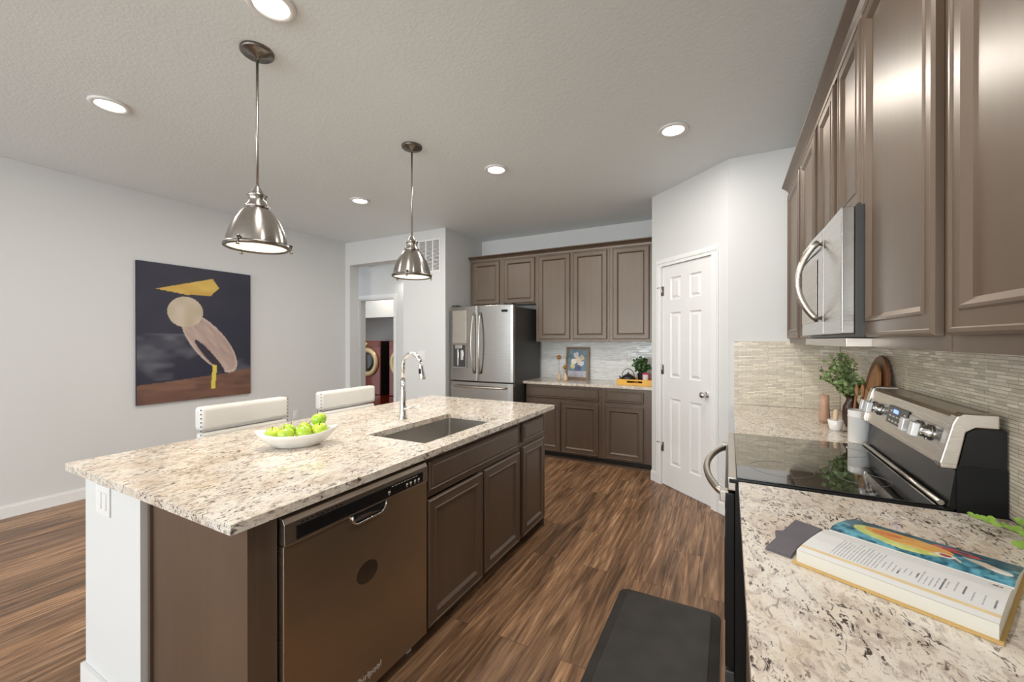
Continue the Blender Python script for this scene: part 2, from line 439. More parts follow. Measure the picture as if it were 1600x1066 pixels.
# pantry
dP = (P2-P1).normalized(); LP = (P2-P1).length; nP = Vector((dP.y, -dP.x, 0))
if nP.y > 0: nP = -nP
mp = frame(P1, dP, nP)
D0, D1, DZ = .150, .778, 2.145
wp = MB(mp); wp.box((0, -.10, 0), (D0, 0, ZC)); wp.box((D1, -.10, 0), (LP, 0, ZC)); wp.box((D0, -.10, DZ), (D1, 0, ZC))
struct('wall_pantry', wp, M['wall'])
struct('wall_pantry_return', MB().box((P1.x, P1.y+.03, 0), (P1.x+.09, YB, ZC)), M['wall'])
struct('wall_end', MB().box((P2.x+.0005, YS, 0), (XR+.1, YS+.1, ZC)), M['wall'])
wr = MB(); wr.box((XR, YBK, 0), (XR+.1, -5.6, ZC)); wr.box((XR, -2.9, 0), (XR+.1, YS, ZC)); wr.box((XR, -5.6, 0), (XR+.1, -2.9, .55)); wr.box((XR, -5.6, 2.55), (XR+.1, -2.9, ZC))
struct('wall_right', wr, M['wall'])
window('added_window_3', frame((XR, -5.6, 0), (0,1,0), (-1,0,0)), 2.7, .55, 2.55, 2)  # window and its wall opening are unseen, added to go with the extra light
# baseboards
def bb(mb, a, b): mb.box((a, 0, 0), (b, .014, .085)); mb.box((a, 0, .085), (b, .009, .098))
b1 = MB(frame((XL, -10, 0), (0,1,0), (1,0,0))); bb(b1, 0, 10+YH); struct('baseboard_left', b1, M['trimw'])
b1 = MB(frame((X1, YH, 0), (1,0,0), (0,-1,0))); bb(b1, 0, XP-X1); bb(b1, XL-X1+.015, X0-X1); struct('baseboard_hall', b1, M['trimw'])
b1 = MB(mp); bb(b1, .0, .078); bb(b1, .852, LP); struct('baseboard_pantry', b1, M['trimw'])
b1 = MB(frame((P2.x, YS, 0), (1,0,0), (0,-1,0))); bb(b1, .03, .06)
struct('baseboard_end', b1, M['trimw'])
# pantry door casing and door
cs = MB(mp)
for a, b in ((D0-.068, D0), (D1, D1+.068)):
    cs.box((a, 0, 0), (b, .013, DZ)); cs.box((a+.008 if a < .5 else a+.03, .013, 0), (a+.038 if a < .5 else b-.008, .019, DZ))
cs.box((D0-.068, 0, DZ), (D1+.068, .013, DZ+.068)); cs.box((D0-.06, .013, DZ+.03), (D1+.06, .019, DZ+.06))
struct('trim_1', cs, M['trimw'])
dr = MB(mp); PROF = [(0, 0), (.006, -.009), (.016, -.009), (.038, -.001)]
dx0, dx1 = D0+.004, D1-.004
cols = [(.262, .405), (.512, .655)]; rows = [(.225, .865), (1.065, 1.69), (1.81, 2.025)]
# slab built from rails and stiles, with raised panels between
xs = [dx0, cols[0][0], cols[0][1], cols[1][0], cols[1][1], dx1]; zs = [.012, rows[0][0], rows[0][1], rows[1][0], rows[1][1], rows[2][0], rows[2][1], DZ-.004]
for i in range(5):
    for j in range(7):
        if i in (1, 3) and j in (1, 3, 5):
            dr.panel(xs[i], xs[i+1], zs[j], zs[j+1], [(0, -.036), (0, -.004), (.010, -.016), (.018, -.016), (.040, -.006)])
        else: dr.box((xs[i], -.036, zs[j]), (xs[i+1], -.004, zs[j+1]))
bmesh.ops.remove_doubles(dr.bm, verts=dr.bm.verts[:], dist=.0002)
door = struct('door_1', dr, M['doorw'], 'white six panel pantry door')
def dpart(mb, name, m, parent, label=None):
    o = mb.build(name, m, parent)
    if label: o['label'] = label
    return o
kn = MB(mp); R90 = Matrix.Rotation(-PI/2, 4, 'X')
kn.lathe([(.0, 0), (.030, 0), (.030, .006), (.012, .010), (.011, .030), (.024, .036), (.029, .048), (.024, .060), (0, .064)], (.712, -.004, .952), 20, rot=R90)
dpart(kn, 'door_knob', M['chrome'], door, 'round satin metal knob')
for z in (.378, 1.136, 1.905):
    h = MB(mp); h.cyl((D0+.002, .004, z-.045), (D0+.002, .004, z+.045), .006, n=10); h.box((D0-.002, -.003, z-.045), (D0+.028, .001, z+.045))
    if z != 1.136: h.cyl((D0-.005, .008, z+.04), (D0-.045, .022, z+.035), .004, n=8)
    dpart(h, 'door_hinge', M['nickel'], door)
# laundry door wall beyond the opening, sloped soffit and laundry room
YL = 4.75
lx0, lx1 = -5.325, -4.580; LZ = 2.085
lw = MB(); lw.box((-5.9, YL, 0), (lx0, YL+.1, ZC)); lw.box((lx1, YL, 0), (XP-.12, YL+.1, ZC)); lw.box((lx0, YL, LZ), (lx1, YL+.1, ZC))
struct('wall_laundry_door', lw, M['wall'])
struct('wall_hall_left', MB().box((-5.9, TH, 0), (-5.8, YL, ZC)), M['wall'])
sf = MB(); 
v = sf._v([(-5.7, TH, 2.70), (XP-.12, TH, 2.50), (XP-.12, YL, 2.30), (-5.7, YL, 2.60), (-5.7, TH, ZC), (XP-.12, TH, ZC), (XP-.12, YL, ZC), (-5.7, YL, ZC)])
for q in ((3,2,1,0),(4,5,6,7),(0,1,5,4),(1,2,6,5),(2,3,7,6),(3,0,4,7)): sf._f([v[i] for i in q])
struct('ceiling_hall', sf, M['ceiling'])
lc = MB()
for a, b in ((lx0-.06, lx0), (lx1, lx1+.06)): lc.box((a, YL-.014, 0), (b, YL, LZ+.06))
lc.box((lx0, YL-.014, LZ), (lx1, YL, LZ+.06)); lc.box((lx0, YL, 0), (lx0+.018, YL+.1, LZ)); lc.box((lx0+.018, YL, LZ-.018), (lx1, YL+.1, LZ))
struct('trim_2', lc, M['trimw'])
struct('wall_laundry_back', MB().box((-7.5, 6.62, 0), (-4.4, 6.72, 2.7)), M['wall'])
struct('wall_laundry_left', MB().box((-7.5, YL+.1, 0), (-7.4, 6.62, 2.7)), M['wall'])
pass
struct('wall_laundry_bulkhead', MB().box((-7.4, 5.75, 1.86), (-4.6, 5.85, 2.7)), M['wall'])
struct('wall_laundry_side', MB().box((-4.4, YL+.1, 0), (-4.3, 6.72, 2.7)), M['wall'])
struct('ceiling_laundry', MB().box((-7.5, YL+.1, 2.7), (-4.3, 6.72, 2.75)), M['ceiling'])
sm = thing('smoke_detector', 'small round white detector on the sloped hall soffit', 'detector', (-4.93, 4.60, 2.585))
part(MB().lathe([(0, 0.03), (.045, .03), (.05, .0), (.04, -.02), (0, -.024)], (-4.93, 4.60, 2.585), 20), 'housing', M['white'], sm)
area('laundry_light', (-5.6, 5.3, 2.6), (0, 0, 0), .5, .5, 9, (1, .93, .82))
area('hall_light', (-4.3, 4.6, 2.33), (0, 0, 0), .2, .1, 0.8, (1, .95, .88))

# ================================================================ CABINETS
DOORP = [(0, 0), (0, .014), (.006, .020), (.013, .020), (.016, .017), (.046, .017), (.050, .0205), (.056, .0205), (.070, .008), (.074, .008)]
DRAWP = [(0, 0), (0, .012), (.006, .018), (.012, .018), (.015, .015), (.020, .015), (.026, .020)]
NARROWP = DRAWP
def cab_unit(name, label, cat, o, u, w, width, z0, z1, depth, doors, drawers=(), toe=0, group=None, ff=.0):
    """o = left/front/floor corner of the face frame plane, u = along the face, w = outward; doors [(x0,x1,z0,z1)]"""
    m4 = frame(o, u, w); t = thing(name, label, cat, o, group)
    b = MB(m4)
    b.box((0.0005, -depth, z0+toe), (width-.0005, 0, z1))
    lp = part(b, 'body', M['cab'], t)
    if toe:
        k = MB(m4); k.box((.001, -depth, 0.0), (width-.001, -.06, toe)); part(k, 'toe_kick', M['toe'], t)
    for x0, x1, a, c in doors: part(MB(m4).panel(x0, x1, a, c, DOORP, .001), 'door', M['cab'], t)
    for x0, x1, a, c in drawers: part(MB(m4).panel(x0, x1, a, c, DRAWP, .001), 'drawer', M['cab'], t)
    return t
# ---- back wall uppers (face frame y = 4.86)
FY = 4.862; ux = (1,0,0); wy = (0,-1,0)
G = 'wall cabinets on the back wall'
def bx(x): return x
cab_unit('wall_cabinet', 'short two door brown wall cabinet above the refrigerator', 'cabinet', (-3.232, FY, 0), ux, wy, 1.012, 1.905, 2.535, .30,
         [(.036, .468, 1.917, 2.507), (.538, .995, 1.917, 2.507)], group=G)
cab_unit('wall_cabinet', 'tall two door brown wall cabinet right of the refrigerator, behind the framed flower picture', 'cabinet', (-2.218, FY, 0), ux, wy, .955, 1.405, 2.535, .30,
         [(.035, .465, 1.435, 2.507), (.505, .930, 1.435, 2.507)], group=G)
cab_unit('wall_cabinet', 'tall single door brown wall cabinet beside the pantry corner, above the black kettle', 'cabinet', (-1.261, FY, 0), ux, wy, .558, 1.405, 2.535, .30,
         [(.040, .458, 1.435, 2.507)], group=G)
CROWN = [(0, 0), (.010, 0), (.012, .018), (.022, .034), (.040, .048), (.052, .056), (.052, .066), (0, .066)]
cm = MB(); 
cm.prism([(FY-.0-a, 2.522+b) for a, b in CROWN][::-1], -3.285, -.702, 'x')
t = thing('crown_moulding', 'brown crown moulding along the back wall cabinets', 'moulding', (-2, FY, 2.53)); part(cm, 'moulding', M['cab'], t)
# ---- back base cabinets (face y = 4.622)
FB = 4.622; G = 'base cabinets on the back wall'
cab_unit('base_cabinet', 'brown base cabinet with one wide drawer over two doors, next to the refrigerator', 'cabinet', (-2.247, FB, 0), ux, wy, .955, 0, .882, .53,
         [(.010, .458, .085, .680), (.475, .925, .085, .680)], [(.012, .925, .722, .855)], toe=.07, group=G)
cab_unit('base_cabinet', 'brown base cabinet with one drawer over one door, next to the pantry wall', 'cabinet', (-1.290, FB, 0), ux, wy, .588, 0, .882, .53,
         [(.045, .468, .085, .680)], [(.045, .468, .722, .845)], toe=.07, group=G)
tk = MB(); tk.box((-2.247, FB-.012, 0), (-.705, FB+.055, .018)); struct('trim_3', tk, M['cab'])
ct = MB(); ct.box((-2.275, 4.582, .8835), (-.700, YB-.012, .914), .004)
tag(ct.build('countertop', M['granite']), 'speckled granite countertop on the back wall base cabinets', 'countertop')
# ---- right wall uppers: face frame at x=.405, outward -x ; u = -y (left to right as seen)
FX = .406; uy = (0,-1,0); wx = (-1,0,0)
def ru(name, label, y1, y0, z0, doors, g='wall cabinets on the right wall'):
    cab_unit(name, label, 'cabinet', (FX, y1, 0), uy, wx, y1-y0, z0, 2.535, .31, [(y1-a, y1-b, c, d) for a, b, c, d in doors], group=g)
ru('wall_cabinet', 'brown two door wall cabinet at the far end of the right wall', 3.728, 2.555, 1.40, [(3.695, 3.14, 1.434, 2.507), (3.06, 2.60, 1.434, 2.507)])
ru('wall_cabinet', 'short brown two door wall cabinet right above the microwave', 2.552, 1.756, 1.872, [(2.50, 2.165, 1.885, 2.507), (2.085, 1.765, 1.885, 2.507)])
ru('wall_cabinet', 'tall brown single door wall cabinet just right of the microwave', 1.753, 1.172, 1.40, [(1.742, 1.204, 1.434, 2.507)])
ru('wall_cabinet', 'brown wall cabinet nearest the camera, at the right edge of the photo', 1.169, .40, 1.40, [(1.136, .44, 1.434, 2.507)])
cm = MB(); cm.prism([(FX-a, 2.522+b) for a, b in CROWN], .40, 3.728, 'y')
t = thing('crown_moulding', 'brown crown moulding along the right wall cabinets', 'moulding', (FX, 2, 2.53)); part(cm, 'moulding', M['cab'], t)
# ---- right base run
def rb(label, y1, y0, doors, drawers):
    cab_unit('base_cabinet', label, 'cabinet', (.075, y1, 0), uy, wx, y1-y0, 0, .882, .62, [(y1-a, y1-b, .085, .68) for a, b in doors], [(y1-a, y1-b, .72, .86) for a, b in drawers], toe=.07, group='base cabinets on the right wall')
rb('brown base cabinet between the range and the end wall, mostly hidden by the range', 3.728, 2.548, [(3.70, 3.16), (3.12, 2.58)], [(3.70, 3.16), (3.12, 2.58)])
rb('brown base cabinet below the cookbook counter, on the near side of the range', 1.683, .60, [(1.65, 1.16), (1.12, .63)], [(1.65, 1.16), (1.12, .63)])
for lab, y0, y1 in (('speckled granite countertop beyond the range, under the mortar and canister', 2.545, YS-.014), ('speckled granite countertop in the foreground under the open cookbook', -.6, 1.688)):
    ct = MB(); ct.box((.030, y0, .8835), (XR-.012, y1, .914), .004)
    tag(ct.build('countertop', M['granite']), lab, 'countertop')
# backsplashes
tag(MB().box((-2.245, YB-.011, .915), (P1.x-.002, YB-.001, 1.404)).build('backsplash', M['tileb']), 'pale linear mosaic tile backsplash on the back wall', 'backsplash')
tag(MB().box((.035, YS-.012, .915), (XR-.013, YS-.001, 1.417)).build('backsplash', M['tile']), 'beige linear mosaic tile backsplash on the end wall left of the corner', 'backsplash')
tag(MB().box((XR-.011, -.6, .915), (XR-.001, YS-.013, 1.399)).build('backsplash', M['tile']), 'beige linear mosaic tile backsplash along the right wall', 'backsplash')

# ================================================================ ISLAND
IX0, IX1, IY0, IY1 = -2.433, -1.212, .633, 3.003
SX0, SX1, SY0, SY1 = -1.722, -1.325, 1.585, 2.315
FI = -1.256    # face frame plane, doors stand .02 proud
it = MB(); z0, z1 = .8835, .914
def ring(z, pts): return it._v([(x, y, z) for x, y in pts])
outer = [(IX0, IY0), (IX1, IY0), (IX1, IY1), (IX0, IY1)]
def rrect(x0, x1, y0, y1, r, n=5):
    P = []
    for cx, cy, a0 in ((x0+r, y0+r, PI), (x1-r, y0+r, 1.5*PI), (x1-r, y1-r, 0), (x0+r, y1-r, .5*PI)):
        for k in range(n+1): a = a0 + k*(PI/2)/n; P.append((cx+r*math.cos(a), cy+r*math.sin(a)))
    return P
inner = rrect(SX0, SX1, SY0, SY1, .012)
for z, flip in ((z0, True), (z1, False)):
    o_ = ring(z, outer); i_ = ring(z, inner); n = len(inner)//4
    for k in range(4):
        seg = i_[k*n:(k+1)*n]
        it._f([o_[k]] + seg[::-1])
        nxt = i_[((k+1)*n) % len(i_)]
        it._f([o_[k], seg[-1], nxt, o_[(k+1) % 4]])
    if flip: lo_o, lo_i = o_, i_
    else: hi_o, hi_i = o_, i_
for k in range(4): it._f([lo_o[k], lo_o[(k+1) % 4], hi_o[(k+1) % 4], hi_o[k]])
for k in range(len(inner)): it._f([lo_i[k], hi_i[k], hi_i[(k+1) % len(inner)], lo_i[(k+1) % len(inner)]])
ic = it.build('island_countertop', M['granite'], bevel=.003)
tag(ic, 'speckled cream granite slab topping the kitchen island, with a sink cutout', 'countertop')
# half wall behind the cabinets
hw = MB(); hw.box((-2.355, .672, 0), (-1.862, .80, .8825)); hw.box((-2.02, .80, 0), (-1.90, 2.93, .8825))
struct('wall_island', hw, M['wall'], 'white painted half wall carrying the island slab')
b1 = MB(); b1.box((-2.368, .659, 0), (-1.862, .671, .09)); b1.box((-2.368, .671, 0), (-2.356, .812, .09)); struct('baseboard_island', b1, M['trimw'])
t = thing('island_end_panel', 'brown wood end panel of the island left of the dishwasher', 'panel', (-1.55, .75, 0))
part(MB().box((-1.858, .702, 0), (FI, .722, .8825)), 'panel', M['cab'], t)
part(MB().box((-1.858, .692, 0), (-1.842, .702, .8825)), 'edge_strip', M['cab'], t)
part(MB().box((FI-.02, .7225, 0), (FI, .792, .8825)), 'filler', M['cab'], t)
def iu(name, label, y0, y1, doors, drawers, openbody=False):
    m4 = frame((FI, y0, 0), (0,1,0), (1,0,0)); w = y1-y0
    t = thing(name, label, 'cabinet', (FI, y0, 0), 'island cabinets')
    if openbody:   # sink base: open box of panels
        b = MB(m4); b.box((.0005, -.018, .07), (w-.0005, 0, .105)); b.box((.0005, -.018, .84), (w-.0005, 0, .8825)); b.box((.0005, -.018, .105), (.02, 0, .84)); b.box((w-.02, -.018, .105), (w-.0005, 0, .84)); b.box((.02, -.018, .68), (w-.02, 0, .72)); b.box((w/2-.02, -.018, .105), (w/2+.02, 0, .68))
        b.box((.0005, -.60, .07), (.018, -.018, .8825)); b.box((w-.018, -.60, .07), (w-.0005, -.018, .8825)); b.box((.018, -.60, .07), (w-.018, -.018, .088)); b.box((.018, -.60, .088), (w-.018, -.59, .8825))
    else: b = MB(m4).box((.0005, -.60, .07), (w-.0005, 0, .8825))
    part(b, 'body', M['cab'], t)
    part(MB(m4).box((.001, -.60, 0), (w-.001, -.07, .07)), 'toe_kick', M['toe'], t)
    for a, c, d, e in doors: part(MB(m4).panel(a-y0, c-y0, d, e, DOORP, .001), 'door', M['cab'], t)
    for a, c, d, e in drawers: part(MB(m4).panel(a-y0, c-y0, d, e, DRAWP, .001), 'drawer', M['cab'], t)
iu('island_cabinet', 'brown sink base cabinet with a wide false front over two doors, right of the dishwasher', 1.500, 2.468, [(1.507, 1.982, .072, .672), (2.003, 2.447, .078, .676)], [(1.512, 2.440, .710, .855)], True)
iu('island_cabinet', 'narrow brown cabinet at the far end of the island, one drawer over one door', 2.470, 2.885, [(2.497, 2.865, .080, .692)], [(2.497, 2.862, .725, .856)])
part_t = thing('island_back_panel', 'brown end panel closing the far side of the island', 'panel', (-1.6, 2.9, 0))
part(MB().box((-1.898, 2.886, 0), (FI, 2.90, .8825)), 'panel', M['cab'], part_t)
# sink
t = thing('kitchen_sink', 'stainless undermount sink set into the island slab', 'sink', (-1.52, 1.95, .70))
sk = MB(); zt, zb = .8825, .69; P = rrect(SX0-.004, SX1+.004, SY0-.004, SY1+.004, .016); Q = rrect(SX0-.002+.008, SX1-.006, SY0+.006, SY1-.006, .02); Po = rrect(SX0-.02, SX1+.02, SY0-.02, SY1+.02, .02)
r0 = sk._v([(x, y, zt) for x, y in Po]); r1 = sk._v([(x, y, zt) for x, y in P]); r2 = sk._v([(x, y, zb+.01) for x, y in P]); r3 = sk._v([(x, y, zb) for x, y in Q])
r4 = sk._v([(x, y, zb-.004) for x, y in Po])
for a, b in ((r0, r1), (r1, r2), (r2, r3)):
    for k in range(len(a)): sk._f([a[k], a[(k+1) % len(a)], b[(k+1) % len(a)], b[k]])
sk._f(r3)
part(sk, 'basin', M['sink'], t, recalc=False)
part(MB().lathe([(0, .004), (.03, .004), (.045, .001), (.045, 0)], (-1.55, 2.0, zb+.0005), 24), 'drain', M['chrome'], t)
gd = MB()
for k in range(7): gd.tube([(-1.70+k*.028, 1.60, .735), (-1.70+k*.028, 1.70, .735)], .002, 6)
for y in (1.60, 1.65, 1.70): gd.tube([(-1.71, y, .735), (-1.52, y, .735)], .003, 6)
for x in (-1.70, -1.53):
    for y in (1.60, 1.70): gd.tube([(x, y, .691), (x, y, .775)], .003, 6)
gd.tube([(-1.71, 1.60, .775), (-1.52, 1.60, .775), (-1.52, 1.70, .775), (-1.71, 1.70, .775)], .003, 6, closed=True)
r = thing('dish_rack', 'small black wire rack inside the near corner of the sink', 'rack', (-1.62, 1.65, .691)); part(gd, 'wire_frame', M['blackmatte'], r)
# faucet
fx, fy = -1.862, 2.01
t = thing('kitchen_faucet', 'chrome pull-down gooseneck faucet on the island by the sink', 'faucet', (fx, fy, .914))
part(MB().lathe([(.030, .0003), (.030, .004), (.025, .012), (.0225, .03), (.0205, .09), (.0165, .18), (.0145, .26)], (fx, fy, .914), 28), 'base', M['chrome'], t)
arc = [(fx, fy, 1.174), (fx, fy, 1.255)]
rr = .074
for k in range(1, 15): a = PI - k*(PI*.90)/14; arc.append((fx+rr+rr*math.cos(a), fy, 1.262+rr*math.sin(a)))
part(MB().tube(arc, .0125, 16), 'spout', M['chrome'], t)
e = Vector(arc[-1]); d = (Vector(arc[-1])-Vector(arc[-2])).normalized()
d = Vector((.16, 0, -1)).normalized()
sp = part(MB().tube([e-d*.0, e+d*.03, e+d*.075, e+d*.108, e+d*.112], [.0125, .0145, .018, .021, .019], 18), 'spray_head', M['chrome'], t)
bmid = e+d*.06
part(MB().tube([bmid+Vector((.0, -.0185, .02)), bmid+Vector((.004, -.0205, -.012))], .007, 10), 'spray_button', M['blackmatte'], sp)
part(MB().cyl((fx+.016, fy-.002, .982), (fx+.062, fy+.004, .990), .012, .010, 16), 'handle_hub', M['chrome'], t)
part(MB().tube([(fx+.058, fy, .989), (fx+.10, fy+.004, .999), (fx+.15, fy+.008, 1.003)], [.0075, .0045, .0035], 10, flat=1.0), 'handle', M['chrome'], t)

# ---- dishwasher
dy0, dy1 = .800, 1.490; XF = -1.236
t = thing('dishwasher', 'stainless dishwasher built into the island with black control strip', 'dishwasher', (XF, dy0, 0))
part(MB().box((-1.85, dy0+.012, .10), (XF-.035, dy1-.012, .868)), 'tub', M['charcoal'], t)
dm = frame((XF, dy0, 0), (0,1,0), (1,0,0)); w = dy1-dy0
dd = MB(dm); dd.box((.0, -.030, .066), (w, 0, .772), .003)
dpn = part(dd, 'door', M['steel_dw'], t)
dc = MB(dm); dc.prism([(-.033, .774), (.006, .774), (.004, .842), (-.006, .858), (-.033, .862)], 0, w, 'x')
dcp = part(dc, 'control_panel', M['steel_lt'], t, bevel=.002)
cs_ = MB(dm); cs_.box((.040, .004, .782), (w-.035, .0075, .826), .001)
strip = part(cs_, 'display_strip', M['black'], dcp)
lab = MB()
for k in range(9):
    lm = dm @ T(.46+k*.018, .0078, .818); lm = lm
    mb = MB(lm); mb.box((0, 0, 0), (.012, .0004, .002)); lab.bm.from_mesh(_m) if False else None
    for f in mb.bm.faces: lab.bm.faces.new([lab.bm.verts.new(v.co) for v in f.verts])
    mb.bm.free()
mb = MB(dm)
for x in (.44, .545, .568, .595, .62): mb.box((x, .0076, .797), (x+.012, .0081, .806)); mb.box((x+.002, .0076, .790), (x+.009, .0081, .792))
for f in mb.bm.faces: lab.bm.faces.new([lab.bm.verts.new(v.co) for v in f.verts])
mb.bm.free()
part(lab, 'button_print', M['paper'], strip)
vt = MB(dm)
for k in range(9): vt.box((.055+k*.019, .0045, .831), (.066+k*.019, .0062, .8345))
part(vt, 'vent_slots', M['black'], dcp)
# pocket handle
hp = MB(dm)
cup = [(.262, .771), (.268, .745), (.285, .733), (.405, .733), (.425, .745), (.432, .771)]
hp.prism([(a, b) for a, b in cup], -.002, .0012, 'y')
part(hp, 'handle_pocket', M['blackmatte'], dpn)
part(MB(dm).tube([(a, .004, b) for a, b in cup], .0045, 10), 'handle_lip', M['chrome'], dpn)
part(MB(dm).prism([(.272, .745), (.40, .745), (.345, .757), (.30, .760)], .0012, .006, 'y'), 'handle_inner_plate', M['steel_lt'], dpn)
em = MB(dm); em.prism([(.338+.052*math.cos(2*PI*k/36), .528+.042*math.sin(2*PI*k/36)) for k in range(36)], .0001, .0008, 'y')
lpart(em, 'sticker_mark', M['dknickel'], dpn, 'dull oval sticker residue')
tm = text_mb('Whirlpool', .036, frame((XF+.0008, dy0+.335, .125), (0,1,0), (1,0,0)) @ Matrix.Rotation(PI/2, 4, 'X') @ Matrix.Scale(1, 4))
# text in local xy plane -> x along u, y up, facing outward
lpart(tm, 'logo', M['silver'], dpn, 'raised script lettering')
part(MB(dm).box((.02, -.20, .0), (w-.02, -.085, .098)), 'kick_plate', M['black'], t)
for y in (.05, w-.075):
    f = MB(dm); f.box((y, -.082, .0005), (y+.028, -.05, .085), .003); part(f, 'levelling_foot', M['white'], t)
vp = MB(dm); vp.box((-.0015, -.0315, .07), (.0, -.002, .772)); part(vp, 'door_side_seal', M['steel_lt'], dpn)

# outlets & switch plates
def plate(name, label, m4, w, h, kind, cat='outlet'):
    t = thing(name, label, cat, m4.translation.copy())
    part(MB(m4).box((-w/2, .0006, -h/2), (w/2, .006, h/2), .002), 'cover_plate', M['white'], t)
    n = 2 if w > .1 else 1
    for k in range(n):
        cx = (k-(n-1)/2)*.046
        if kind == 'decora': part(MB(m4).box((cx-.016, .006, -.033), (cx+.016, .009, .033), .002), 'rocker', M['white'], t)
        else:
            for z in (-.019, .019):
                s = part(MB(m4).box((cx-.015, .006, z-.013), (cx+.015, .008, z+.013), .002), 'socket', M['white'], t)
                part(MB(m4).box((cx-.007, .008, z-.004), (cx-.005, .0083, z+.005)).box((cx+.005, .008, z-.004), (cx+.007, .0083, z+.005)), 'slot', M['blackmatte'], s)
plate('wall_outlet', 'white two-gang outlet plate on the end of the island half wall', frame((-2.17, .672, .795), (1,0,0), (0,-1,0)), .125, .115, 'decora')
plate('wall_outlet', 'white outlet plate low on the left wall behind the stools', frame((XL, 3.49, .43), (0,1,0), (1,0,0)), .075, .118, 'outlet')
plate('wall_outlet', 'white outlet plate on the back wall tiles above the black kettle', frame((-1.155, YB-.011, 1.205), (1,0,0), (0,-1,0)), .075, .118, 'outlet')
plate('light_switch', 'white switch plate on the hall wall behind the faucet', frame((-3.64, YH, 1.225), (1,0,0), (0,-1,0)), .12, .118, 'decora', 'switch')
# return air vent
t = thing('air_vent', 'white return air grille high on the hall wall behind the far pendant', 'vent', (-3.51, YH, 2.55))
vm = frame((-3.70, YH, 2.32), (1,0,0), (0,-1,0))
part(MB(vm).box((0, .0006, 0), (.375, .004, .44), .001), 'frame', M['white'], t)
for k in range(3):
    x = .025+k*.115
    lv = part(MB(vm).box((x, .004, .025), (x+.095, .0045, .415)), 'backing', M['charcoal'], t)
    sl = MB(vm)
    for j in range(24): sl.box((x, .0045, .030+j*.016), (x+.095, .009, .037+j*.016))
    part(sl, 'louvre', M['white'], lv)

# ================================================================ REFRIGERATOR
t = thing('refrigerator', 'stainless french door refrigerator with water dispenser, left of the back cabinets', 'refrigerator', (-2.73, 4.7, 0))
RX0, RX1, RY = -3.190, -2.272, 4.30; SPL = -2.762
part(MB().box((RX0+.004, RY+.085, .03), (RX1-.002, 5.10, 1.832), .006), 'cabinet_body', M['charcoal'], t)
def fdoor(x0, x1, z0, z1):
    # slightly bowed front, rounded ends
    P = []; n = 14
    full0, full1 = RX0, RX1
    for i in range(n+1):
        x = x0+(x1-x0)*i/n; u = (x-full0)/(full1-full0); yb = RY-.018*math.sin(PI*u)+.018
        e = min(i, n-i)/n*(x1-x0); 
        P.append((x, yb + (.003 if i in (0, n) else 0)))
    P += [(x1, RY+.075), (x0, RY+.075)]
    return MB().prism(P, z0, z1, 'z')
left = part(fdoor(RX0, SPL-.003, .912, 1.850), 'door', M['steel'], t, bevel=.004)
right = part(fdoor(SPL+.003, RX1, .912, 1.850), 'door', M['steel'], t, bevel=.004)
frz = part(fdoor(RX0, RX1, .06, .898), 'freezer_drawer', M['steel'], t, bevel=.004)
part(MB().box((RX0+.03, RY+.03, .0), (RX1-.03, RY+.08, .055)), 'grille', M['blackmatte'], t)
for sx, dpar in ((-.045, left), (.045, right)):
    hx = SPL+sx; P = []
    for k in range(17):
        u = k/16; P.append((hx - sx*.0 + (-.012 if sx < 0 else .012)*math.sin(PI*u), RY-.012-.050*math.sin(PI*u)**.6, 1.01+.75*u))
    part(MB().tube(P, .012, 12), 'handle', M['steel_lt'], dpar)
P = [(-3.10+.74*k/16, RY-.012-.045*math.sin(PI*k/16)**.6, .842) for k in range(17)]
part(MB().tube(P, .012, 12), 'handle', M['steel_lt'], frz)
# dispenser
dx0, dx1 = -3.135, -2.925
dsp = part(MB().box((dx0, RY-.012, 1.38), (dx1, RY+.003, 1.80), .003), 'dispenser_panel', M['steel_lt'], left)
nc = MB(); nc.box((dx0, RY-.010, 1.07), (dx0+.012, RY+.006, 1.375)); nc.box((dx1-.012, RY-.010, 1.07), (dx1, RY+.006, 1.375)); nc.box((dx0+.012, RY-.010, 1.07), (dx1-.012, RY+.006, 1.085)); nc.box((dx0+.012, RY-.010, 1.362), (dx1-.012, RY+.006, 1.375))
niche = part(nc, 'dispenser_frame', M['steel'], left)
part(MB().box((dx0+.0125, RY-.002, 1.0855), (dx1-.0125, RY+.006, 1.3615)), 'dispenser_recess', M['charcoal'], niche)
part(MB().box((dx0+.05, RY-.028, 1.315), (dx1-.055, RY-.003, 1.36), .004), 'dispenser_nozzle', M['steel_lt'], niche)
part(MB().box((dx0+.075, RY-.016, 1.10), (dx0+.095, RY-.003, 1.31), .003), 'dispenser_lever', M['chrome'], niche)
part(MB().box((dx0+.125, RY-.012, 1.17), (dx0+.165, RY-.003, 1.30), .003), 'dispenser_lever', M['chrome'], niche)
part(MB().box((-2.42, RY-.005, 1.765), (-2.35, RY+.006, 1.79)), 'logo_plate', M['blackmatte'], right)
for a_ in (RX1-.09, RX0+.02): part(MB().box((a_, RY+.02, 1.851), (a_+.07, RY+.14, 1.872), .004), 'hinge_cover', M['charcoal'], t)

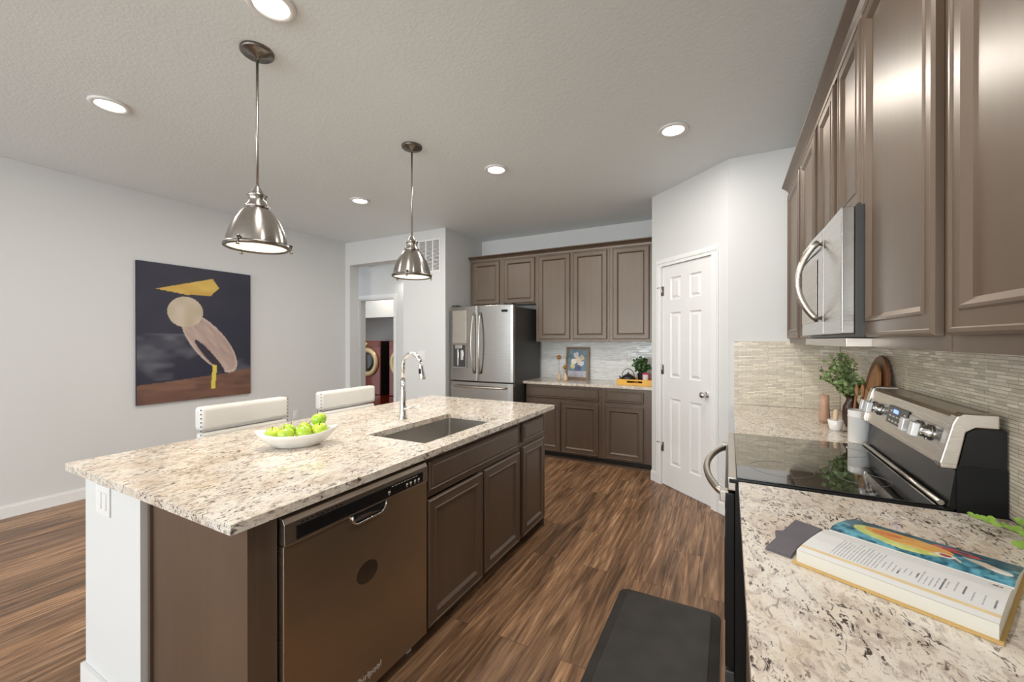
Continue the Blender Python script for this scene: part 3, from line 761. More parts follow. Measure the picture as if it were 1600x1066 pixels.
# ================================================================ RANGE
t = thing('electric_range', 'stainless and black glass-top electric range between the two granite counters', 'range', (.33, 2.11, 0))
ry0, ry1 = 1.698, 2.535
part(MB().box((.020, ry0, .02), (.700, ry1, .900)), 'body', M['black'], t)
od = part(MB().box((-.012, ry0+.006, .22), (.019, ry1-.006, .862), .004), 'oven_door', M['black'], t)
part(MB().box((-.0155, ry0+.09, .34), (-.0125, ry1-.09, .66), .001), 'oven_window', M['blackglass'], od)
part(MB().box((-.012, ry0+.006, .045), (.019, ry1-.006, .205), .004), 'storage_drawer', M['charcoal'], t)
part(MB().box((-.0145, ry0+.006, .80), (-.0125, ry1-.006, .850), .0005), 'door_trim', M['steel_lt'], od)
P = [( .000-.016-.075*math.sin(PI*k/20)**.7, ry0+.045+(ry1-ry0-.09)*k/20, .846) for k in range(21)]
part(MB().tube(P, .014, 12), 'handle', M['steel_lt'], od)
part(MB().box((-.030, ry0+.008, .826), (.0, ry0+.050, .866), .003), 'handle_bracket', M['steel_lt'], od)
part(MB().box((-.030, ry1-.050, .826), (.0, ry1-.008, .866), .003), 'handle_bracket', M['steel_lt'], od)
part(MB().box((-.004, ry0+.002, .872), (.026, ry1-.002, .921), .004), 'front_rail', M['steel_lt'], t)
ctp = part(MB().box((.0, ry0-.000, .901), (.595, ry1+.0, .9175), .003), 'cooktop_frame', M['black'], t)
part(MB().box((.026, ry0+.012, .9176), (.560, ry1-.012, .922), .0015), 'glass_cooktop', M['blackglass'], ctp)
for cx, cy, r in ((.18, 2.33, .075), (.18, 1.90, .105), (.43, 2.33, .105), (.43, 1.90, .075)):
    P = [(cx+r*math.cos(2*PI*k/48), cy+r*math.sin(2*PI*k/48), .9221) for k in range(48)]
    part(MB().tube(P, .0007, 6, closed=True), 'burner_ring', simple('burner_ring', (.16, .16, .16), .4) if 'br' not in M else M['br'], ctp)
# rear vent trim and sloping black apron
vent = MB(); vent.tube([(.572, ry0+.02, .928), (.572, ry1-.02, .928)], .0085, 12); part(vent, 'rear_trim', M['steel_lt'], t)
ap = MB(); ap.prism([(.583, .9175), (.595, .9175), (.70, .9175), (.70, 1.035), (.598, 1.035), (.588, .96)], ry0+.004, ry1-.004, 'y'); part(ap, 'rear_apron', M['black'], t)
part(MB().prism([(.60, .902), (XR-.014, .902), (XR-.014, 1.05), (.60, 1.05)], ry0-.0, ry0+.0035, 'y'), 'side_panel', M['blackmatte'], t)
# backguard: face leans back from (.574,1.045) to (.607,1.190)
bgp = MB(); bgp.prism([(.572, 1.043), (.600, 1.190), (.612, 1.2), (.690, 1.200), (.690, 1.043)], ry0+.042, ry1-.042, 'y')
bk = part(bgp, 'control_console', M['steel_lt'], t)
for a, b in ((ry0, ry0+.040), (ry1-.040, ry1)):
    q = [(.566, 1.038), (.562, 1.055), (.590, 1.175), (.600, 1.197), (.615, 1.207), (.690, 1.207), (.690, 1.165), (.640, 1.165), (.620, 1.150), (.600, 1.038)]
    ec = part(MB().prism(q, a, b, 'y'), 'end_cap', M['steel_lt'], t, bevel=.004)
    part(MB().prism([(.602, 1.037), (.622, 1.149), (.641, 1.163), (.704, 1.163), (.704, 1.037)], a+.002, b-.002, 'y'), 'end_cap_insert', M['black'], ec)
fn = Vector((-.147, 0, .028)).normalized()
def face(y, s):   # s 0..1 up the face
    return Vector((.572+.028*s, y, 1.043+.147*s))
def fbox(y0, y1, s0, s1, d0, d1, name, m, parent, bev=.0008):
    up = (face(0, 1)-face(0, 0)).normalized(); o = face(y1, s0)
    m4 = Matrix(((0, fn.x, up.x, o.x), (-1, fn.y, up.y, o.y), (0, fn.z, up.z, o.z), (0, 0, 0, 1)))
    L = (face(0, s1)-face(0, s0)).length
    return part(MB(m4).box((0, d0, 0), (y1-y0, d1, L), bev), name, m, parent)
fbox(1.745, 2.487, .35, .72, .0004, .0022, 'control_band', M['steel'], bk)
ds = fbox(2.03, 2.235, .30, .78, .0025, .0045, 'display', M['charcoal'], bk)
for r_ in range(3):
    for k in range(5):
        if k == 1 and r_ == 2: continue
        fbox(2.045+k*.036, 2.066+k*.036, .36+r_*.13, .40+r_*.13, .0046, .0050, 'button', M['paper'], ds, 0)
fbox(2.125, 2.175, .60, .70, .0046, .0051, 'clock_digits', simple('blue_led_digits', (.1, .15, .9), .4, emit=2.0, ecol=(.15, .25, 1), var=0), ds, 0)
for yk in (2.42, 2.345, 1.925, 1.84):
    c = face(yk, .52); q = fn.to_track_quat('Z', 'Y').to_matrix().to_4x4()
    k_ = MB(); k_.lathe([(.026, .002), (.026, .010), (.019, .014), (.018, .030), (.0, .031)], c, 24, rot=q)
    kb = part(k_, 'knob', M['chrome'], bk)
    up = (face(0, 1)-face(0, 0)).normalized()
    m4 = Matrix(((0, fn.x, up.x, c.x), (-1, fn.y, up.y, c.y), (0, fn.z, up.z, c.z), (0, 0, 0, 1)))
    part(MB(m4).box((-.015, .0315, -.024), (.015, .052, .024), .004), 'knob_grip', M['silver'], kb)
tex = text_mb('BAKE', .0075, Matrix())
tex.bm.free()

# ================================================================ MICROWAVE
t = thing('microwave', 'stainless over-the-range microwave under the short wall cabinet', 'microwave', (.5, 2.1, 1.44))
my0, my1, mx = 1.700, 2.520, .325
part(MB().box((.362, my0+.004, 1.432), (.705, my1-.004, 1.866), .003), 'case', M['charcoal'], t)
mpn = frame((mx, my1, 0), (0,-1,0), (-1,0,0)); w = my1-my0; seam = my1-1.995
dm_ = MB(mpn); dm_.prism([(0, -.036), (seam-.002, -.036), (seam-.002, 0), (seam*.5, .004), (.02, 0), (0, -.006)], 1.446, 1.862, 'z')
md = part(dm_, 'door', M['steel'], t, bevel=.002)
part(MB(mpn).box((seam, -.036, 1.446), (w, -.001, 1.862), .003), 'control_panel', M['steel'], t)
part(MB(mpn).box((.045, .0036, 1.50), (seam-.10, .0050, 1.76), .001), 'window', M['steel_lt'], md)
part(MB(mpn).box((.0, .0036, 1.787), (seam-.002, .0055, 1.790)), 'vent_line', M['blackmatte'], md)
part(MB(mpn).lathe([(0, .0014), (.011, .0014), (.011, 0)], (seam*.42, .0042, 1.82), 20, rot=R90), 'logo_badge', M['chrome'], md)
P = [(seam-.055, .006+.070*math.sin(PI*k/20)**.75, 1.505+.315*k/20) for k in range(21)]
part(MB(mpn).tube(P, .0125, 14), 'handle', M['steel_lt'], md)
part(MB().box((.34, my0+.01, 1.402), (.70, my1-.01, 1.431), .002), 'underside_grille', M['steel_lt'], t)

# ================================================================ PENDANTS
def pendant(x, y, zr, label):
    t = thing('pendant_lamp', label, 'lamp', (x, y, zr), 'pendants over the island')
    o = (x, y, zr)
    part(MB().lathe([(.076, ZC-zr), (.076, ZC-zr-.012), (.070, ZC-zr-.018), (.045, ZC-zr-.020), (.043, ZC-zr-.026), (.014, ZC-zr-.030), (.010, ZC-zr-.045), (0, ZC-zr-.045)], o, 40), 'ceiling_canopy', M['dknickel'], t)
    part(MB().cyl((x, y, zr+.295), (x, y, ZC-.04), .0062, n=14), 'stem', M['nickel'], t)
    part(MB().lathe([(.0062, .315), (.013, .300), (.024, .282), (.030, .268), (.046, .262), (.047, .256), (.040, .250), (.040, .222), (.046, .216), (.046, .210), (.055, .206), (.055, .196), (.046, .190), (0, .19)], o, 36), 'socket_housing', M['nickel'], t)
    sh = [(.050, .192), (.064, .184), (.083, .160), (.104, .125), (.121, .085), (.133, .045), (.139, .010), (.139, .006)]
    part(MB().lathe(sh + [(r-.003, z) for r, z in sh[::-1]], o, 56, close=False), 'shade', M['nickel'], t)
    part(MB().lathe([(.136, .010), (.145, .012), (.148, .005), (.147, -.004), (.140, -.008), (.133, -.006), (.133, .004), (.136, .010)], o, 56, close=False), 'shade_rim', M['dknickel'], t)
    part(MB().lathe([(0, -.006), (.08, -.003), (.131, .001), (.131, .004), (0, .004)], o, 48), 'diffuser', M['lampglow'], t)
    for k in range(3):
        a = math.radians(-62+120*k); cx, cy = x+.150*math.cos(a), y+.150*math.sin(a)
        part(MB().lathe([(0, -.018), (.009, -.018), (.009, -.014), (.004, -.012), (.004, .016), (.009, .020), (.009, .026), (0, .028)], (cx, cy, zr), 12), 'thumb_screw', M['dknickel'], t)
    l = area('pendant_light', (0, 0, -.012), (0, 0, 0), .24, .24, 3.5, (1, .84, .62), t, 'DISK')
    return t
pendant(-2.105, 1.228, 1.893, 'brushed nickel dome pendant lamp nearest the camera, over the fruit bowl')
pendant(-2.110, 2.374, 1.903, 'brushed nickel dome pendant lamp farther away, over the sink end')
# recessed lights; those above and behind the camera are unseen, added for fill
for x, y, lab in ((-1.756, 1.085, 'recessed ceiling light cut by the top edge of the photo'), (-3.385, 1.078, 'recessed ceiling light at the far left of the ceiling'), (-3.40, 3.035, 'recessed ceiling light left of the far pendant stem'), (-1.755, 3.024, 'recessed ceiling light just right of the far pendant stem'), (-.343, 3.027, 'recessed ceiling light nearest the pantry wall'), (-.343, .9, 'added recessed fill light above the camera, out of view'), (-1.756, -2.6, 'added recessed fill light behind the camera in line with the island'), (-3.385, -2.6, 'added recessed fill light behind the camera on the painting side')):
    t = thing('recessed_light', lab, 'ceiling light', (x, y, ZC), 'recessed ceiling lights')
    part(MB().lathe([(.070, -.0005), (.098, -.0005), (.100, -.006), (.092, -.012), (.076, -.014), (.070, -.010)], (x, y, ZC), 40, close=False), 'trim_ring', M['white'], t)
    part(MB().lathe([(0, -.0105), (.066, -.009), (.0745, -.004), (0, -.004)], (x, y, ZC), 36), 'lens', M['led'], t)
    area('downlight', (0, 0, -.018), (0, 0, 0),   .13, .13, 11, (1, .96, .91), t, 'DISK')

# ================================================================ PAINTING (plain stand-in in the same tones)
t = thing('canvas_painting', 'large unframed canvas on the left wall, pale form on dark navy over brown ground', 'painting', (XL, 2.35, .79))
py0, py1, pz0, pz1 = 1.812, 2.886, .785, 2.205; pxx = XL+.028
part(MB().box((XL+.001, py0, pz0), (pxx, py1, pz1)), 'canvas', simple('navy_canvas_edge', (.018, .018, .035), .7), t)
def seg_d(x, y, a, b):
    dx, dy = b[0]-a[0], b[1]-a[1]; t_ = max(0, min(1, ((x-a[0])*dx+(y-a[1])*dy)/(dx*dx+dy*dy))); return math.hypot(x-a[0]-t_*dx, y-a[1]-t_*dy), t_
def art(u, v):
    c = lerp((.020, .020, .042), (.030, .030, .050), vn(u*5, v*7, 1))
    w = vn(u*4+v*2, v*14, 3)*.7 + vn(u*12, v*30, 4)*.3
    if .16 < v < .5: c = lerp(c, (.14, .145, .17), max(0, w-.52)*2.2)
    g = .13+.07*u+.03*vn(u*4, 0, 5)
    if v < g: c = lerp((.13, .062, .042), (.24, .125, .085), vn(u*5+v*9, v*42, 6)); c = lerp(c, (.07, .04, .035), max(0, vn(u*8, v*20, 9)-.6)*1.5)
    # broad pale oval leaf-like form
    a = math.radians(-52); X, Y = u-.60, (v-.42)*1.32; p, q = X*math.cos(a)+Y*math.sin(a), -X*math.sin(a)+Y*math.cos(a)
    d = (p/.37)**2 + (q/.15)**2
    if d < 1: c = lerp((.56, .43, .38), (.40, .28, .24), vn(p*8, q*40, 7)); c = lerp(c, (.68, .58, .50), max(0, d-.80)*4)
    d2 = ((p-.10)/.22)**2 + ((q+.085)/.035)**2
    if d2 < 1: c = (.035, .028, .045)
    # pale rounded stone-like disc and a yellow wedge above
    d3 = math.hypot(u-.38, (v-.66)*1.32)
    if d3 < .15: c = lerp((.66, .55, .46), (.50, .42, .28), vn(u*12, v*12, 8))
    if inpoly(u, v, [(.14, .815), (.62, .93), (.68, .86), (.60, .795), (.38, .79)]): c = lerp((.74, .52, .12), (.60, .36, .07), vn(u*9, v*26, 10))
    if inpoly(u, v, [(.60, .07), (.64, .07), (.66, .25), (.62, .26)]): c = (.74, .60, .10)
    return c
vgrid('painted_face', lambda u, v: (pxx+.0006, py0+(py1-py0)*u, pz0+(pz1-pz0)*v), art, 150, 196, vcol('painted_canvas', .5, .15), t)

# ================================================================ STOOLS
def stool():
    t = thing('counter_stool', 'white upholstered counter stool with nailhead trim', 'stool', (0, 0, 0), 'counter stools at the island')
    # faces +x ; origin on floor below seat centre
    b = MB(); b.box((-.255, -.265, .60), (-.185, .265, .875), .02); b.box((-.262, -.27, .885), (-.180, .27, 1.028), .024)
    back = part(b, 'backrest', M['leather'], t)
    nh = MB()
    for k in range(17):
        nh.lathe([(0, -.004), (.0055, 0), (0, .001)], (-.190, -.268 if k > 6 else -.264, .62+k*.0245), 8, rot=Matrix.Rotation(-PI/2, 4, 'X').inverted() if False else Matrix.Rotation(PI/2, 4, 'X'))
        nh.lathe([(0, -.004), (.0055, 0), (0, .001)], (-.190, .268, .62+k*.0245), 8, rot=Matrix.Rotation(-PI/2, 4, 'X'))
    nh.bm.transform(Matrix())
    part(nh, 'nailhead_trim', M['nail'], back)
    s = MB(); s.box((-.185, -.24, .56), (.22, .24, .655), .025); part(s, 'seat', M['leather'], t)
    for x, y in ((-.20, -.21), (-.20, .21), (.18, -.20), (.18, .20)):
        part(MB().prism([(x-.018, y-.018), (x+.018, y-.018), (x+.018, y+.018), (x-.018, y+.018)], 0, .56, 'z'), 'leg', M['woodleg'], t)
    part(MB().box((-.20, -.012, .20), (.18, .012, .225)).box((.165, -.18, .20), (.19, .18, .225)), 'footrest', M['woodleg'], t)
    return t
s1 = stool(); s1.location = (-2.545, 1.535, 0); s1['label'] = 'white upholstered counter stool with nailheads, nearer one below the painting'
copy_thing(s1, (-2.545, 2.335, 0), 'white upholstered counter stool with nailheads, farther one by the hall opening')

# ================================================================ FRUIT BOWL
bc = Vector((-1.838, 1.262, .914)); ang = math.radians(52)
bw = MB(); Rb = Matrix.Rotation(ang, 4, 'Z')
n = 48; L, Wd = .172, .098
def brim(i, r, z, f=0):
    a = 2*PI*i/n; ca, sa = math.cos(a), math.sin(a)
    pt = abs(ca)**6
    return Rb @ Vector((r*L*ca*(1+.06*pt), r*Wd*sa*(1-.12*pt), z + f*(.022*abs(ca)**3))) + bc
prof = [(.0, .004, 0), (.42, .003, 0), (.50, .0008, 0), (.53, .003, 0), (.72, .025, .1), (.90, .050, .5), (1.0, .066, 1), (.975, .067, 1), (.86, .050, .5), (.66, .026, .1), (.45, .012, 0), (0, .010, 0)]
rings = []
for r, z, f in prof:
    if r == 0: rings.append([bw.bm.verts.new(bc+Vector((0, 0, z)))])
    else: rings.append([bw.bm.verts.new(brim(i, r, z, f)) for i in range(n)])
for a, b in zip(rings, rings[1:]):
    for i in range(n):
        j = (i+1) % n
        if len(a) == 1: bw._f([a[0], b[j], b[i]], True)
        elif len(b) == 1: bw._f([a[i], a[j], b[0]], True)
        else: bw._f([a[i], a[j], b[j], b[i]], True)
t = thing('fruit_bowl', 'white oval ceramic bowl of green apples on the island', 'bowl', tuple(bc)); part(bw, 'bowl', M['ceramic'], t)
ap = thing('apple', 'green apple', 'apple', (0, 0, 0), 'green apples in the white bowl')
apr = []; AS = 1.0
for k in range(15):
    a = -PI/2 + PI*k/14; r = .036*math.cos(a)*(1+.08*math.sin(a)); z = .034*math.sin(a)
    z += -.010*math.exp(-(r/.010)**2)*(1 if a > 0 else -.7); apr.append((max(r, 0), z+.0))
apr[0] = (0, apr[0][1]); apr[-1] = (0, apr[-1][1])
part(MB().lathe(apr, (0, 0, 0), 28), 'fruit', M['apple'], ap)
part(MB().tube([(0, 0, .022), (.002, 0, .034), (.006, .002, .044)], [.0018, .0016, .0022], 8), 'stem', M['woodleg'], ap)
spots = [(-.104, .000, .064, .3, 'apple at the left end of the bowl, half yellow'), (-.046, -.046, .066, -.3, 'green apple low at the front left of the bowl'), (-.044, .036, .070, .4, 'yellow green apple at the back left of the bowl'),
         (.027, -.036, .066, .6, 'green apple in the front middle of the bowl'), (.030, .040, .070, -.5, 'yellow green apple in the back middle of the bowl'), (.096, -.018, .073, .2, 'green apple at the front right of the bowl'), (.092, .040, .113, -.2, 'apple with a yellow blush at the right end of the bowl')]
for i, (a, b, z, r, lab) in enumerate(spots[:7]):
    p = Rb @ Vector((a, b, z)) + bc
    o = ap if i == 0 else copy_thing(ap, p)
    o.location = p; o.rotation_euler = (r, r*.7, i*1.3); o['label'] = lab

# ================================================================ FLOOR MAT
t = thing('anti_fatigue_mat', 'black foam kitchen mat on the wood floor in front of the range', 'mat', (-.28, 1.9, 0))
mo = rrect(-.545, -.035, 1.30, 2.375, .05, 8); mi = rrect(-.505, -.075, 1.34, 2.335, .03, 8); mi2 = rrect(-.500, -.080, 1.345, 2.33, .03, 8)
mm = MB(); A = mm._v([(x, y, .0005) for x, y in mo]); B = mm._v([(x, y, .004) for x, y in mo]); D = mm._v([(x, y, .016) for x, y in mi]); E_ = mm._v([(x, y, .018) for x, y in mi2])
for a, b in ((A, B), (B, D), (D, E_)):
    for k in range(len(a)): mm._f([a[k], a[(k+1) % len(a)], b[(k+1) % len(a)], b[k]])
mm._f(A[::-1]); mm._f(E_); part(mm, 'pad', M['mat'], t)

# ================================================================ COOKBOOK and napkin
A0 = Vector((.137, 1.133, .9145)); bu = Vector((.886, -.464, 0)).normalized(); bv = Vector((.464, .886, 0)).normalized()
LU, LV = .300, .372
t = thing('open_cookbook', 'open hardcover cookbook with recipe text and a food photo page on the near counter', 'book', tuple(A0))
HP = [(0, .030), (.03, .0335), (.08, .036), (.13, .036), (.165, .033), (.183, .026), (.190, .022), (.197, .026), (.215, .030), (.25, .0285), (.30, .022), (.345, .014), (.372, .009)]
def Hh(v):
    for (a, b), (c, d) in zip(HP, HP[1:]):
        if v <= c: return b + (d-b)*(v-a)/(c-a)
    return HP[-1][1]
cv = MB(); ncv = A0
def bp(u, v, z): return A0 + bu*u + bv*v + Vector((0, 0, z))
def slab(mb, u0, u1, v0, v1, za, zb):
    v = mb._v([bp(u0, v0, za), bp(u1, v0, za), bp(u1, v1, za), bp(u0, v1, za), bp(u0, v0, zb), bp(u1, v0, zb), bp(u1, v1, zb), bp(u0, v1, zb)])
    for q in ((3,2,1,0),(4,5,6,7),(0,1,5,4),(1,2,6,5),(2,3,7,6),(3,0,4,7)): mb._f([v[i] for i in q])
slab(cv, -.006, LU+.006, -.008, LV+.008, .0003, .0032)
part(cv, 'cover', simple('mustard_cloth_cover', (.62, .40, .13), .55), t)
pb = MB(); N = 48; top = []; bot = []
for k in range(N+1):
    v = LV*k/N; h = Hh(v)-.0004
    for u, lst in ((0, top), (LU, top)): pass
    top.append(pb._v([bp(0, v, h), bp(LU, v, h)])); bot.append(pb._v([bp(0, v, .0035), bp(LU, v, .0035)]))
for k in range(N):
    pb._f([top[k][0], top[k][1], top[k+1][1], top[k+1][0]]); pb._f([bot[k][0], bot[k+1][0], bot[k+1][1], bot[k][1]])
    for s_ in (0, 1): pb._f([bot[k][s_], bot[k+1][s_], top[k+1][s_], top[k][s_]])
pb._f([bot[0][0], bot[0][1], top[0][1], top[0][0]]); pb._f([bot[N][0], bot[N][1], top[N][1], top[N][0]])
part(pb, 'page_block', M['paper'], t)
rnd = random.Random(3)
# text blocks: strips of words running across the page (along v), stacked along u
lines = []
u = .055
blocks = [(.052, .128, .036, .140, 14), (.136, .160, .050, .105, 4), (.168, .186, .060, .105, 3), (.192, .222, .045, .105, 5), (.228, .250, .060, .12, 3), (.262, .290, .045, .11, 3)]
for a, b, v0, v1, nl in blocks:
    for k in range(nl):
        uu = a+(b-a)*k/max(1, nl-1); ln = v1 - rnd.random()*.03; bold = (k == nl-1 and nl < 10)
        lines.append((uu, v0 + (0 if nl > 10 else 0), ln, bold))
def bookcol(U_, V_):
    u, v = U_*LU, V_*LV
    if v < .196:
        if v < .002: return (.70, .66, .58)
        if .020 < v < .031: return lerp((.80, .64, .36), (.74, .56, .30), vn(u*30, v*60, 2))
        c = (.80, .80, .79)
        for uu, v0, v1, bold in lines:
            if abs(u-uu) < (.0013 if bold else .0009) and v0 < v < v1 and vn(v*420, uu*997, 5) > .22:
                return (.18, .18, .2) if bold else (.42, .42, .44)
        if .272 < u < .290 and .150 < v < .160 and vn(v*300, u*600, 2) > .4: return (.2, .2, .22)
        return c
    U, V = u/LU, (v-.196)/(LV-.196)
    n = vn(u*60, v*60, 1)*.6+vn(u*160, v*160, 2)*.4
    c = lerp((.008, .07, .12), (.13, .40, .50), max(0, min(1, (n-.5)*2.2+.5)))
    if V > .55: c = lerp(c, (.02, .05, .075), .65)
    # lettuce edge, filled tortilla, peppers, bowl, spoon
    e1 = ((U-.38)/.30)**2 + ((V-.42 + .25*(U-.38))/.34)**2 + .18*(vn(U*16, V*10, 3)-.5)
    if e1 < 1: c = lerp((.52, .58, .10), (.72, .74, .30), vn(U*30, V*20, 4))
    e2 = ((U-.42)/.27)**2 + ((V-.50 + .25*(U-.42))/.26)**2
    if e2 < 1: c = lerp((.74, .30, .05), (.82, .50, .14), vn(U*18, V*18, 5))
    if ((U-.30)/.10)**2+((V-.52)/.10)**2 < 1: c = lerp((.70, .10, .05), (.75, .35, .08), vn(U*40, V*40, 6))
    if ((U-.68)/.14)**2 + ((V-.72+.3*(U-.68))/.13)**2 < 1 and vn(U*26, V*26, 8) > .35: c = lerp((.60, .03, .05), (.75, .12, .08), vn(U*30, V*30, 9))
    r = math.hypot((U-.66)*1.5, (V-.30)*.95)
    if r < .085: c = (.40, .05, .03) if r < .05 else (.80, .76, .70)
    if inpoly(U, V, [(.70, .30), (.74, .20), (.755, .21), (.715, .31)]): c = (.80, .66, .5)
    if inpoly(U, V, [(.72, .50), (.84, .52), (.97, .36), (.985, .27), (.96, .22), (.87, .27)]): c = (.72, .58, .46)
    if ((U-.93)/.05)**2+((V-.30)/.07)**2 < 1: c = (.82, .79, .74)
    return c
vgrid('printed_pages', lambda a, b: bp(LU*a, LV*b, Hh(LV*b)), bookcol, 330, 250, vcol('glossy_print', .38, .2), t)
t = thing('cloth_napkin', 'slate grey folded cloth napkin tucked beside the cookbook', 'napkin', (.13, 1.27, .914))
nq = [(.078, 1.170), (.128, 1.146), (.147, 1.20), (.222, 1.352), (.166, 1.388), (.125, 1.290), (.108, 1.285), (.106, 1.24)]
nb = MB(); nb.prism(nq, .9148, .9185, 'z'); nb.prism([(x*.97+.004, y*.985+.018) for x, y in nq], .9187, .922, 'z')
part(nb, 'folded_cloth', M['cloth'], t, bevel=.001)

# ================================================================ PLANTS and small things
def foliage_cloud(c, rad, n, w, l, stems_from, flat=.75):
    f = MB(); s = MB(); c = Vector(c)
    for k in range(max(6, n//10)):
        a = random.uniform(0, 2*PI); el = random.uniform(-.2, 1.3); d = Vector((math.cos(a)*math.cos(el), math.sin(a)*math.cos(el), math.sin(el)))
        tip = c + Vector((d.x*rad[0], d.y*rad[1], d.z*rad[2])); b = Vector(stems_from)
        mid = b.lerp(tip, .5) + Vector((0, 0, .02)); s.tube([b, mid, tip], [.0022, .0016, .001], 5)
        for q in range(10):
            tt = .3+.7*q/9; p = b.lerp(mid, tt*2) if tt < .5 else mid.lerp(tip, tt*2-1)
            for _ in range(2):
                dd = Vector((random.gauss(0, 1), random.gauss(0, 1), random.gauss(.3, .7)))
                f.leaf(p, dd, w*random.uniform(.7, 1.2), l*random.uniform(.7, 1.2))
    return f, s
# plant in the far right corner
vx, vy = .635, 3.06
t = thing('potted_plant', 'bushy sage green plant in a dark vase in the tiled right corner', 'plant', (vx, vy, .914))
part(MB().lathe([(.0, .0008), (.028, .0008), (.040, .03), (.046, .07), (.042, .12), (.028, .15), (.024, .165), (.030, .175), (.026, .173), (.022, .16), (.0, .15)], (vx, vy, .914), 28), 'vase', M['dkvase'], t)
f, s_ = foliage_cloud((vx-.045, vy-.01, 1.17), (.105, .11, .17), 300, .018, .026, (vx, vy, 1.06))
part(f, 'foliage', M['leafl'], t, recalc=False); part(s_, 'stems', M['stem'], t)
# wooden vessel beside it
t = thing('wooden_vase', 'tall pale brown wooden vase left of the dark plant vase', 'vase', (.545, 3.11, .914))
part(MB().lathe([(0, .0008), (.026, .0008), (.030, .02), (.024, .10), (.022, .17), (.019, .165), (0, .16)], (.525, 3.16, .914), 24), 'body', simple('clay_brown', (.50, .30, .20), .5), t)
# mortar and pestle
t = thing('mortar', 'small white stone mortar on the far right counter', 'mortar', (.532, 2.90, .914))
part(MB().lathe([(0, .0008), (.026, .0008), (.030, .012), (.038, .058), (.036, .060), (.030, .056), (.022, .02), (0, .016)], (.532, 2.90, .914), 32), 'bowl', M['ceramic'], t)
t = thing('pestle', 'pale wooden pestle standing in the white mortar', 'pestle', (.535, 2.90, .931))
part(MB().tube([(.529, 2.897, .944), (.533, 2.903, .985), (.537, 2.908, 1.025), (.538, 2.909, 1.031)], [.014, .011, .013, .007], 16), 'stick', M['woodl'], t)
# canister
t = thing('canister', 'white cylindrical ceramic canister beside the range console', 'canister', (.572, 2.61, .914))
part(MB().lathe([(0, .0008), (.043, .0008), (.0455, .006), (.0455, .128), (.047, .130), (.047, .134), (.0455, .136), (.0455, .158), (.043, .163), (.040, .160), (.040, .02), (0, .018)], (.572, 2.605, .914), 40), 'jar', M['ceramic'], t)
# boards leaning on the right wall
def board(name, label, cy, x_top, x_bot, hw, h, mt, shape, th=.014):
    t = thing(name, label, 'cutting board', (x_bot, cy, .914), 'wooden boards leaning on the right wall tiles')
    lean = math.atan2(x_top-x_bot, h); m4 = T(x_bot, cy, .9155) @ Matrix.Rotation(lean, 4, 'Y')
    b = MB(m4); b.prism(shape(hw, h), -th, 0, 'x'); part(b, 'board', mt, t, bevel=.003); return t, m4
oval = lambda hw, h: [(hw*math.cos(2*PI*k/40), h/2+h/2*math.sin(2*PI*k/40)) for k in range(40)]
def leafshape(hw, h): 
    return [(-hw*.55, 0), (hw*.55, 0), (hw, h*.35), (hw*.85, h*.65), (hw*.45, h*.9), (0, h), (-hw*.45, h*.9), (-hw*.85, h*.65), (-hw, h*.35)]
board('cutting_board', 'dark oval wooden board leaning behind the range console', 2.765, .704, .655, .185, .43, M['woodd'], oval)
board('cutting_board', 'orange brown pointed wooden board in front of the oval board', 2.72, .678, .628, .115, .39, M['wood'], leafshape)
for k, (y, h, lab) in enumerate(((2.845, .285, 'wooden spoon leftmost beside the boards'), (2.735, .30, 'wooden spoon in the middle in front of the boards'), (2.655, .28, 'shorter wooden spoon at the right of the boards'))):
    t = thing('wooden_spoon', lab, 'spoon', (.60, y, .914), 'wooden spoons by the boards')
    x0 = .592; P = [(x0, y, .9175), (x0+.02, y, .914+h*.7), (x0+.026, y, .914+h)]
    part(MB().tube([(x0, y, .9205), (x0+.018, y, .914+h*.72)], .0055, 8), 'handle', M['wood'], t)
    part(MB().lathe([(0, -.036), (.012, -.030), (.021, -.010), (.022, .008), (.014, .028), (0, .036)], (x0+.0215, y, .914+h*.72+.032), 16, sx=.35), 'spoon_head', M['wood'], t)
# sprig at right edge of near counter
t = thing('eucalyptus_sprig', 'bright green leafy sprig lying on the near counter at the right edge', 'plant', (.66, 1.50, .914))
f = MB(); s_ = MB()
for st, en in (((.702, 1.36, .925), (.600, 1.585, .935)), ((.702, 1.26, .925), (.600, 1.385, .945)), ((.703, 1.34, .93), (.662, 1.52, .955))):
    a, b = Vector(st), Vector(en); s_.tube([a, a.lerp(b, .5)+Vector((0, 0, .012)), b], [.0018, .0014, .0009], 5)
    for k in range(9):
        p = a.lerp(b, k/8)+Vector((0, 0, .012*math.sin(PI*k/8))); dd = (b-a).normalized()
        for sg in (-1, 1):
            sd = Vector((-dd.y*sg, dd.x*sg, 0)); 
            if p.x + sd.x*.03 > .70: continue
            f.leaf(p, sd+dd*.6+Vector((0, 0, random.uniform(.2, .9))), .014, .024, (random.uniform(-.5, .5), random.uniform(-1, -.2), .8))
part(f, 'leaves', M['leafs'], t, recalc=False); part(s_, 'stem', M['stem'], t)
